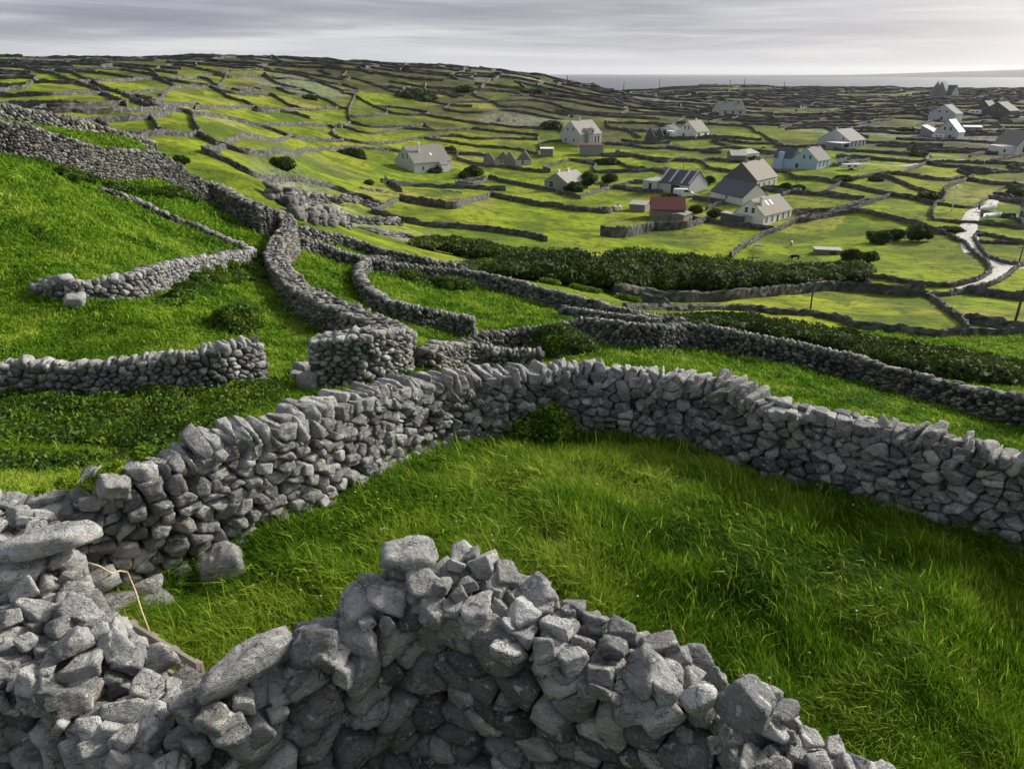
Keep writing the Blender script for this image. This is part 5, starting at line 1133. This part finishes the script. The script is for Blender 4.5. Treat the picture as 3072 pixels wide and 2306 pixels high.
pole('c6', 2152, 432, 200, 'tall dark pole by the low wall at the edge of the photo', .13)
pole('c3', 1742, 1155, 1003, 'white lamp post beside the pale winding road', .12, 'white_metal', True)
for i, (x, y0, y1, n_) in enumerate([(1465, 298, 262, 'first small pole on the skyline past the ridge end'), (1832, 316, 264, 'taller pole in the middle of the skyline poles'), (2063, 320, 258, 'skyline pole between the tallest one and the hut')]): pole('c2', x, y0 + 4, y1, n_, .35, ymin=400)
for x, y0, y1, n_ in [(305, 352, 300, 'pole on the skyline just past the hut'), (397, 356, 294, 'second pole past the hut against the sea'), (655, 356, 318, 'lone short pole against the bright sea')]: pole('c3', x, y0 + 4, y1, n_, .35, ymin=500)
for x, y0, y1, n_ in [(800, 610, 470, 'thin pole in the far fields above the pale blue house'), (2180, 1480, 1370, 'short pole at the road bend by the edge')]: pole('c3', x, y0, y1, n_, .1)
pole('c8', 690, 360, 250, 'thin pole behind the modern barn', .1); pole('c8', 1620, 525, 430, 'thin pole behind the bush row and the stone house', .1)

# ------------------------------------------------------------------ van, trailers, tank, trough
def wheel(root, x, y, r=.33, w_=.2):
    MB().tube([(x, y - w_ / 2, r), (x, y + w_ / 2, r)], r, 16).build('wheel', M['tyre'], root, True)
M['tyre'] = plain('tyre', (.02, .02, .02), .8, .1, 5)
X, Y = wpos('c8', 690, 582); z0 = flat_z(X, Y, 4.8, 2, 0)
van = empty('parked_van', (X - 2.5, Y, z0), math.radians(-8))
prof = [(-.0, .35), (0, 1.75), (.25, 1.95), (3.3, 1.95), (4.15, 1.25), (4.85, 1.05), (4.95, .35)]
b = MB().prism([(x, -.95, z) for x, z in prof], (0, 1.9, 0)); b.build('body', M['white_metal'], van, bevel=.04)
MB().prism([(3.36, -.85, 1.86), (4.14, -.85, 1.28), (4.18, -.85, 1.32), (3.4, -.85, 1.92)], (0, 1.7, 0)).build('windscreen', M['glass'], van)
MB().prism([(2.5, -.975, 1.25), (3.9, -.975, 1.25), (3.3, -.975, 1.78), (2.5, -.975, 1.78)], (0, .03, 0)).build('side_window', M['glass'], van)
for x in (.9, 4.05):
    for y in (-.82, .82): wheel(van, x, y)
for y in (-.7, .7): MB().box(4.9, 4.98, y - .15, y + .15, .7, .9).build('headlight', M['frame'], van)
tag(van, 'white van parked in front of the modern barn', 'van')
def boat(c, x, y, label, L=5.4, ang=10.):
    X, Y = wpos(c, x, y); root = empty('boat', (X, Y, Z(np.array([X]), np.array([Y]))[0] + .1), math.radians(ang)); n = 12; V = []; Fs = []
    for i in range(n):
        t = i / (n - 1); hw = .95 * (1 - t ** 3.2) ** .6 + .02; kz = .25 + .35 * t ** 3; sh = 1.05 + .4 * t * t
        V += [(t * L, -hw, sh), (t * L, -hw * .8, kz + .25), (t * L, 0, kz), (t * L, hw * .8, kz + .25), (t * L, hw, sh), (t * L, hw * .85, sh), (t * L, 0, kz + .25), (t * L, -hw * .85, sh)]
    for i in range(n - 1):
        for k in range(8): Fs.append((i * 8 + k, i * 8 + (k + 1) % 8, (i + 1) * 8 + (k + 1) % 8, (i + 1) * 8 + k))
    Fs += [tuple(range(8))[::-1]]
    MB().add(V, Fs).build('hull', M['white_metal'], root, True)
    MB().box(L * .3, L * .36, -.75, .75, .85, .92).build('bench', M['darkwood'], root)
    MB().box(-.35, -.05, -.2, .2, .6, 1.5).build('engine', M['darkwood'], root); return tag(root, label, 'boat')
boat('c9', 1570, 1455, 'white boat drawn up beside the pale winding road', 4.2, 12)
boat('c9', 1545, 1370, 'smaller white boat hull lying behind the roadside boat', 3., -12)
def trailer(c, x, y, label, L, h_, w_=2.4, ang=0., name='caravan', cat='caravan'):
    X, Y = wpos(c, x, y); root = empty(name, (X, Y, Z(np.array([X]), np.array([Y]))[0]), math.radians(ang))
    MB().box(0, L, 0, w_, .5, h_).build('body', M['white_metal'], root, bevel=.12)
    for q in (.25, .6): MB().box(L * q, L * q + L * .14, -.03, .02, h_ * .55, h_ * .82).build('window', M['glass'], root)
    MB().tube([(L, w_ / 2, .5), (L + 1, w_ / 2, .45)], .06, 6).build('tow_bar', M['tyre'], root)
    for y_ in (.15, w_ - .15): wheel(root, L * .5, y_, .34, .2)
    return tag(root, label, cat)
trailer('c9', 100, 922, 'long white caravan by the lane below the pale blue house', 5, 1.7, 1.8, -4)
trailer('c9', 1045, 590, 'small white trailer in front of the lower stacked house', 4.5, 1.8, 2.4, -22)
trailer('c9', 1430, 335, 'white caravan catching the light near the big dark house', 6.5, 2.6, 2.6, -18)
trailer('c9', 1985, 405, 'white caravan at the far edge below the big dark house', 6, 2.4, 2.6, -5)
X, Y = wpos('c8', 145, 705); root = empty('water_tank', (X, Y, Z(np.array([X]), np.array([Y]))[0]), .3)
MB().box(-.9, .9, -.6, .6, .25, 1.3).build('tank', M['white_metal'], root, bevel=.15); MB().tube([(0, 0, 1.3), (0, 0, 1.45)], .28, 14).build('lid', M['tyre'], root)
for q in (-.7, .7): MB().box(q - .12, q + .12, -.55, .55, 0, .25).build('block', M['concrete'], root)
tag(root, 'white plastic water tank standing at the meadow wall', 'water tank')
X, Y = wpos('c3', 930, 1432); root = empty('cattle_shelter', (X - 1.8, Y, Z(np.array([X]), np.array([Y]))[0]), math.radians(-12)); root.scale = (.66, .66, .7)
MB().box(0, 6, .3, .8, -1, 1.).box(0, .5, .8, 3.4, -1, 1.).box(5.5, 6, .8, 3.4, -1, 1.).build('wall', M['rubble'], root)
MB().box(-.3, 6.3, 0., 3.7, 1.01, 1.22).build('roof', M['concrete'], root); MB().box(3.6, 5., .26, .3, 0, .9).build('dark_opening_panel', M['darkwood'], root)  # solid dark board stands in for the shade inside the doorway
tag(root, 'low slab roofed stone cattle trough shelter on the cattle field', 'shelter')

# ------------------------------------------------------------------ cattle
def cow(c, x, y, label, mat, patch, ang, graze=True, lying=False, sc=.66):
    X, Y = wpos(c, x, y); root = empty('cow', (X, Y, Z(np.array([X]), np.array([Y]))[0] + .02), math.radians(ang)); root.scale = (sc,) * 3
    z = .0 if not lying else -.72
    N = [(0, 0, 1.12 + z, .36), (-.55, 0, 1.15 + z, .34), (-.95, 0, 1.12 + z, .22), (.5, 0, 1.12 + z, .36), (.85, 0, 1.18 + z, .28)]
    E = [(0, 1), (1, 2), (0, 3), (3, 4)]
    hp = [(1.15, 0, 1.0, .17), (1.4, 0, .55, .15), (1.55, 0, .28, .12), (1.66, 0, .1, .075)] if graze else [(1.12, 0, 1.42 + z, .17), (1.38, 0, 1.55 + z, .16), (1.62, 0, 1.45 + z, .12), (1.78, 0, 1.38 + z, .085)]
    p = 4
    for h_ in hp: N.append(h_); E.append((p, len(N) - 1)); p = len(N) - 1
    for bx, src_ in ((.72, 3), (-.78, 1)):
        for sg in (-1, 1):
            j = src_
            leg = [(bx, .2 * sg, .85 + z, .15), (bx + (.0 if bx > 0 else -.1), .2 * sg, .48, .085), (bx + (.0 if bx > 0 else .02), .2 * sg, .12, .055), (bx + .04, .2 * sg, .03, .065)] if not lying else [(bx, .26 * sg, .3, .16), (bx + .3, .42 * sg, .12, .08), (bx - .1, .5 * sg, .07, .06)]
            for q in leg: N.append(q); E.append((j, len(N) - 1)); j = len(N) - 1
    j = 2
    for q in ((-1.12, 0, 1.1 + z, .05), (-1.2, 0, .75 + z * .6, .035), (-1.18, 0, .45 + z * .3, .05)): N.append(q); E.append((j, len(N) - 1)); j = len(N) - 1
    me = bpy.data.meshes.new('body'); me.from_pydata([q[:3] for q in N], E, []); o = bpy.data.objects.new('body', me); COL.objects.link(o); o.parent = root
    md = o.modifiers.new('skin', 'SKIN'); 
    for i, q in enumerate(N): me.skin_vertices[0].data[i].radius = (q[3], q[3])
    me.skin_vertices[0].data[0].use_root = True
    sb = o.modifiers.new('sub', 'SUBSURF'); sb.levels = 2; sb.render_levels = 2
    me.materials.append(M[mat])
    hx, _, hz, _ = hp[-3]
    for sg in (-1, 1):
        MB().prism([(hx - .1, sg * .1, hz + .1), (hx - .14, sg * .32, hz + .12), (hx - .04, sg * .3, hz + .02), (hx, sg * .1, hz)], (.02, 0, .03)).build('ear', M[mat], root)
    return tag(root, label, 'cow')
def hide(name, a, b, thr): 
    m, nt, bs = newmat(name); t = NT(nt); oc = t.n('ShaderNodeTexCoord').outputs['Object']; c = t.mix(t.map(t.noise(oc, 1.4, 2, .5), thr, thr + .03), a, b)
    nt.links.new(c, bs.inputs['Base Color']); bs.inputs['Roughness'].default_value = .85; M[name] = m
hide('white_hide', (.68, .64, .58), (.60, .55, .48), .5); hide('brown_white_hide', (.42, .17, .08), (.68, .62, .55), .5); hide('black_hide', (.015, .014, .013), (.03, .025, .02), .6)
cow('c3', 490, 1402, 'white cow grazing low beside the thicket edge', 'white_hide', None, 155, True)
cow('c3', 702, 1382, 'brown and white cow standing head on in the cattle field', 'brown_white_hide', None, 70, True)
cow('c3', 725, 1472, 'black cow grazing half hidden at the thicket top', 'black_hide', None, 185, True)
cow('c8', 1355, 188, 'dark cow far off in the tan field by the farm sheds', 'black_hide', None, 180, True)

# ------------------------------------------------------------------ foreground details
def rock(name, P_, half, rotz, tilt, label, cat='stone', tone=.6, lod=4, planes=9, mat='stone', group=None, p=24):
    N, D = block_planes(np.array([half], float), .14, planes)
    V, Fc, T_ = grow(np.array([P_], float), np.transpose(rotmats(np.array([tilt[0]]), np.array([tilt[1]]), np.array([rotz])), (0, 2, 1)), N, D, lod, p, .05, np.array([tone]))
    return tag(mesh_np(name, V, [Fc], M[mat], attrs={'tone': T_}), label, cat, group)
def at_top(px, py, z): u, s = us(*src('d', px, py)); Y = -z / s; return np.array([u * Y, Y, CZ + z])
M['lichen_white'] = stone_material('white_lichened_stone', (.5, .5, .49), (.35, .35, .34), (.72, .72, .70), lichen=1.5)
g_ = at_top(478, 1228, -5.25); rock('boulder', g_, (.27, .22, .24), .35, (.1, -.25), 'smooth rounded boulder leaning on the curved wall in the paddock corner', 'boulder', .62, planes=3, p=9)
rock('stone_slab', at_top(525, 1438, -3.92), (.38, .13, .11), .72, (-.1, -.12), 'long smooth tilted slab capping the stacked pillar', 'stone slab', .66)
rock('stone_slab', at_top(105, 1165, -3.72), (.42, .18, .09), .25, (.05, -.12), 'long pale flat slab lying atop the stone stack', 'stone slab', .85)
rock('loose_stone', at_top(885, 1196, -3.62), (.25, .18, .075), .2, (.05, -.06), 'flat lichen spotted capstone on the peak of the corner', 'stone', .75)
rock('loose_stone', at_top(675, 1400, -3.92), (.17, .15, .13), .2, (.5, .1), 'dark pitted round stone beside the tilted slab', 'stone', .18)
rock('loose_stone', at_top(1512, 1508, -3.72), (.12, .075, .07), .3, (.1, -.3), 'bright white faced stone on the falling wall', 'stone', .9, mat='lichen_white')
rock('loose_stone', at_top(1615, 1520, -3.72), (.14, .15, .15), .6, (.2, .3), 'big angular dark stone next to the white faced one', 'stone', .4)
rock('loose_stone', at_top(247, 1052, -3.95), (.15, .12, .12), .6, (.3, .2), 'squared coping stone with an orange lichen blotch', 'stone', .8)
for (px, py, z, hf, lb) in [(345, 1310, -5.35, (.2, .17, .13), 'brownish squared block on top of the rubble heap'), (300, 1345, -5.5, (.26, .16, .1), 'flat stone in the middle of the rubble heap'), (250, 1300, -5.2, (.3, .16, .12), 'long pale stone bridging the rubble heap'),
                           (355, 1360, -5.6, (.2, .2, .14), 'rough stone at the grass edge of the rubble heap'), (285, 1400, -5.7, (.22, .15, .12), 'low stone at the foot of the rubble heap'), (215, 1255, -4.9, (.25, .16, .1), 'tilted stone at the top of the rubble heap'), (318, 1270, -5.2, (.16, .14, .1), 'small stone against the wall above the rubble heap')]:
    rock('rubble_stone', at_top(px, py, z), hf, rng.uniform(0, 3), (rng.normal(0, .25), rng.normal(0, .25)), lb, 'stone', rng.uniform(.5, .9), lod=3, group='tumbled stones in the corner of the paddock')
# long slab at the end of the low ruined wall, boulder and white stones
X, Y = hit(*src('d', 120, 640), 22, 50); rock('stone_slab', (X, Y + .2, Z(np.array([X]), np.array([Y]))[0] + .55), (.62, .3, .16), .05, (0, .02), 'long pale slab ending the low ruined wall', 'stone slab', .7, 3)
X, Y = hit(*src('d', 165, 660), 22, 50); rock('boulder', (X, Y, Z(np.array([X]), np.array([Y]))[0] + .15), (.4, .3, .25), .4, (.1, .1), 'fallen pale boulder in the grass below the low ruined wall', 'boulder', .75, 3)
for i, (px, py, s_, lb) in enumerate([(655, 800, .3, 'top stone of the little rubble pile beside the wall block'), (668, 830, .34, 'squared stone of the rubble pile beside the wall block'), (640, 812, .22, 'outermost stone of the rubble pile beside the wall block'), (590, 842, .16, 'pale stone at the foot of the square ended wall')]):
    X, Y = hit(*src('d', px, py + 8), 16, 28); rock('rubble_stone', (X, Y, Z(np.array([X]), np.array([Y]))[0] + s_ * .6), (s_, s_ * .8, s_ * .8), rng.uniform(0, 3), (.2, .1), lb, 'stone', .6, 3)
# plank hurdle, rope
M['oldwood'] = plain('weathered_plank', (.34, .30, .25), .85, .5, 14)
p0 = at_top(262, 1348, -4.66); p1 = at_top(425, 1452, -4.55)
hd = empty('plank_hurdle', tuple(p0)); d = Vector(p1 - p0); d.normalize(); Ld = (Vector(p1 - p0)).length; n_ = Vector((-d.y, d.x, 0)).normalized()
def bar(a, b, wv, hv): return MB().prism([a, a + wv, a + wv + hv, a + hv], b - a)
bar(Vector((0, 0, -.02)), d * Ld, n_ * .035, Vector((0, 0, .10))).build('rail', M['oldwood'], hd, bevel=.004)
bar(Vector((0, 0, -.34)), d * Ld + Vector((0, 0, -.32)), n_ * .035, Vector((0, 0, .10))).build('rail', M['oldwood'], hd, bevel=.004)
for q in (.08, .36, .64, .92):
    a = d * (Ld * q) + n_ * .04; bar(a + Vector((0, 0, -.95)), a + Vector((0, 0, .06)), n_ * .03, d * .09).build('upright', M['oldwood'], hd, bevel=.004)
tag(hd, 'weathered plank hurdle closing the gap behind the pale stones', 'hurdle')
M['rope'] = plain('straw_rope', (.52, .42, .28), .9, .3, 30)
ra = [at_top(x, y, z) for x, y, z in [(275, 1235, -4.95), (292, 1275, -4.98), (306, 1320, -5.05), (320, 1358, -5.2), (332, 1392, -5.35)]]
rp = MB().tube([Vector(q) - Vector(ra[0]) for q in ra], .011, 6); q0 = [at_top(x, y, z) for x, y, z in [(190, 1215, -4.55), (215, 1222, -4.6), (240, 1238, -4.75), (258, 1232, -4.85), (275, 1235, -4.95)]]
rp.tube([Vector(q) - Vector(ra[0]) for q in q0], .011, 6); o = rp.build('rope', M['rope'], None, True); o.location = ra[0]; tag(o, 'frayed straw coloured rope hanging down over the rubble heap', 'rope')
# limestone terraces
def terrace(c, pts, n, label, hz=.8, s=.8, ymin=60, tone=.42):
    G = [hit(*src(c, *p), ymin) for p in pts]; pa = Path([(a, b, 0) for a, b in G], .5); S = rng.uniform(0, pa.L, n); n *= 2; S = rng.uniform(0, pa.L, n); off = rng.normal(0, .55, n)
    Tt, Nn = pa.frame(S); X = pa.at(S, 0) + Nn[:, 0] * off; Y = pa.at(S, 1) + Nn[:, 1] * off; sz = s * rng.uniform(.3, .75, n)
    hf = np.c_[sz, sz * .8, np.full(n, hz * .22) * rng.uniform(.6, 1.2, n)]; lift = rng.uniform(0, hz * .75, n) * np.clip(1.2 - abs(off), .2, 1); N, D = block_planes(hf, .1, 4); B = np.zeros((n, 3, 3)); B[:, 0, :2] = Tt; B[:, 1, :2] = Nn; B[:, 2, 2] = 1
    V, Fc, T_ = grow(np.c_[X, Y, Z(X, Y) + lift], B, N, D, 2, 26, .05, np.clip(rng.normal(tone, .2, n), 0, 1))
    return tag(mesh_np('limestone_outcrop', V, [Fc], M['stone_mid'], attrs={'tone': T_}), label, 'rock outcrop', 'limestone outcrops between the hill and the meadow')
terrace('c1', [(1760, 1050), (1900, 1090), (2050, 1100), (2212, 1110)], 190, 'upper long ledge of pale limestone at the foot of the hill', 1.4, .9)
terrace('c1', [(1890, 1180), (2000, 1200), (2120, 1215), (2212, 1220)], 120, 'blocky cracked limestone ledge above the grassy lane', 1.6, .8)
terrace('c2', [(0, 1080), (120, 1100), (230, 1140)], 90, 'pale limestone shelf under the meadow corner', 1.2, .9)
terrace('c2', [(0, 1210), (120, 1225), (250, 1235), (370, 1240)], 110, 'jointed limestone step left below the meadow wall'.replace('left ', ''), 1.2, .8)
terrace('c2', [(180, 1285), (350, 1310), (480, 1335), (610, 1360)], 80, 'thin pale rock ledges showing through the scrub slope', .6, .9)
terrace('c2', [(140, 1010), (250, 1025), (330, 1040)], 20, 'short pale rock rib in the tan grass above the meadow', .6, .8)
terrace('c2', [(860, 1400), (1000, 1410), (1140, 1420)], 24, 'pale stones peeping out above the great thicket', .7, .8)
terrace('c2', [(650, 1020), (780, 1035)], 14, 'little rock rib below the dark bank by the grey roofed house', .5, .8)
# ------------------------------------------------------------------ sea air
m_ = bpy.data.materials.new('sea_air'); m_.use_nodes = True; nt_ = m_.node_tree; nt_.nodes.remove(nt_.nodes['Principled BSDF'])
v_ = nt_.nodes.new('ShaderNodeVolumePrincipled'); v_.inputs['Color'].default_value = (.85, .88, .93, 1); v_.inputs['Density'].default_value = 3e-5; v_.inputs['Anisotropy'].default_value = .4
nt_.links.new(v_.outputs[0], nt_.nodes['Material Output'].inputs['Volume'])
hz_ = MB().box(-27000, 27000, -3000, 27000, -90, 215).build('haze', m_); tag(hz_, 'thin pale sea haze over the whole island', 'haze', kind='stuff')
# ------------------------------------------------------------------ camera, light, sky
cam = bpy.data.cameras.new('camera'); co = bpy.data.objects.new('camera', cam); COL.objects.link(co); scene.camera = co
cam.sensor_width = 36; cam.lens = 36 * F / 3072.; cam.clip_start = .1; cam.clip_end = 80000
co.location = (0, 0, CZ); co.rotation_euler = (PI / 2 - PITCH, 0, 0)
SUN_AZ, SUN_EL = math.radians(54.5), math.radians(27)     # from straight ahead, clockwise
sd = Vector((math.sin(SUN_AZ) * math.cos(SUN_EL), math.cos(SUN_AZ) * math.cos(SUN_EL), math.sin(SUN_EL)))
L = bpy.data.lights.new('sun', 'SUN'); L.energy = 4.3; L.angle = math.radians(7); L.color = (1, .93, .82)
lo = bpy.data.objects.new('sun', L); COL.objects.link(lo); lo.rotation_euler = (-sd).to_track_quat('-Z', 'Y').to_euler(); lo.location = (0, 0, CZ + 40)
w = bpy.data.worlds.new('World'); scene.world = w; w.use_nodes = True; nt = w.node_tree; t = NT(nt)
bg = nt.nodes['Background']; bg.inputs['Strength'].default_value = .1
sky = t.n('ShaderNodeTexSky', sky_type='NISHITA'); sky.sun_disc = False; sky.sun_elevation = SUN_EL; sky.sun_rotation = SUN_AZ; sky.air_density = 1.; sky.dust_density = 2.
tc = t.n('ShaderNodeTexCoord').outputs['Generated']
sp = t.n('ShaderNodeSeparateXYZ'); t.link(tc, sp.inputs[0])
el = sp.outputs['Z']
ratio = t.math('DIVIDE', sp.outputs['X'], t.math('MAXIMUM', sp.outputs['Y'], .05))
v1 = t.scaled(tc, (1.2, 1.2, 21.)); rot = t.n('ShaderNodeMapping'); rot.inputs['Rotation'].default_value = (0, math.radians(-1.6), 0); t.link(tc, rot.inputs['Vector'])
v2 = t.scaled(rot.outputs[0], (2.2, 2.2, 46.))
n1 = t.noise(v1, 1.6, 5, .55, .35); n2 = t.noise(v2, 1.5, 7, .6, .5)
f = t.math('ADD', t.math('MULTIPLY', n1, .6), t.math('MULTIPLY', n2, .4))
cl = t.ramp(f, [(.38, (2.7, 2.85, 3.5)), (.46, (3.4, 3.55, 4.2)), (.53, (4.9, 5.0, 5.5)), (.60, (7.2, 7.2, 7.4))])
# paler towards the horizon ahead and to one side, heavier cloud towards the sea
hz = t.mix(t.map(el, .0, .045, 1, 0), cl, t.mix(t.map(ratio, -.3, .75), (8.0, 8.1, 8.5), (4.2, 4.25, 4.7)))
hz = t.mix(t.map(ratio, .25, .8, 0, .5), hz, (3.0, 3.05, 3.55))
hz = t.mix(t.map(el, .035, .085, 0, .5), hz, (3.0, 3.1, 3.75))
hi = t.mix(t.map(el, .10, .45, 0, 1), hz, (3.1, 3.3, 3.8))
skc = t.mix(.9, sky.outputs[0], hi)
gd = t.n('ShaderNodeVectorMath', operation='DOT_PRODUCT'); t.link(tc, gd.inputs[0]); gd.inputs[1].default_value = sd
gl = t.math('MULTIPLY', t.math('POWER', t.math('MAXIMUM', gd.outputs['Value'], 0.), 40.), 60.)
gl = t.math('ADD', gl, t.math('MULTIPLY', t.math('POWER', t.math('MAXIMUM', gd.outputs['Value'], 0.), 14.), 28.))
glc = t.n('ShaderNodeVectorMath', operation='SCALE'); glc.inputs[0].default_value = (1, .96, .9); t.link(gl, glc.inputs[3])
gla = t.n('ShaderNodeVectorMath', operation='ADD'); t.link(skc, gla.inputs[0]); t.link(glc.outputs[0], gla.inputs[1])
t.link(gla.outputs[0], bg.inputs['Color'])
scene.view_settings.view_transform = 'Standard'; scene.view_settings.look = 'None'; scene.view_settings.exposure = EXPO; scene.view_settings.gamma = 1
scene.cycles.use_denoising = True
scene.cycles.max_bounces = 6; scene.cycles.diffuse_bounces = 3; scene.cycles.glossy_bounces = 2; scene.cycles.transmission_bounces = 3; scene.cycles.transparent_max_bounces = 4; scene.cycles.volume_bounces = 0
scene.cycles.use_adaptive_sampling = True; scene.cycles.adaptive_threshold = .01
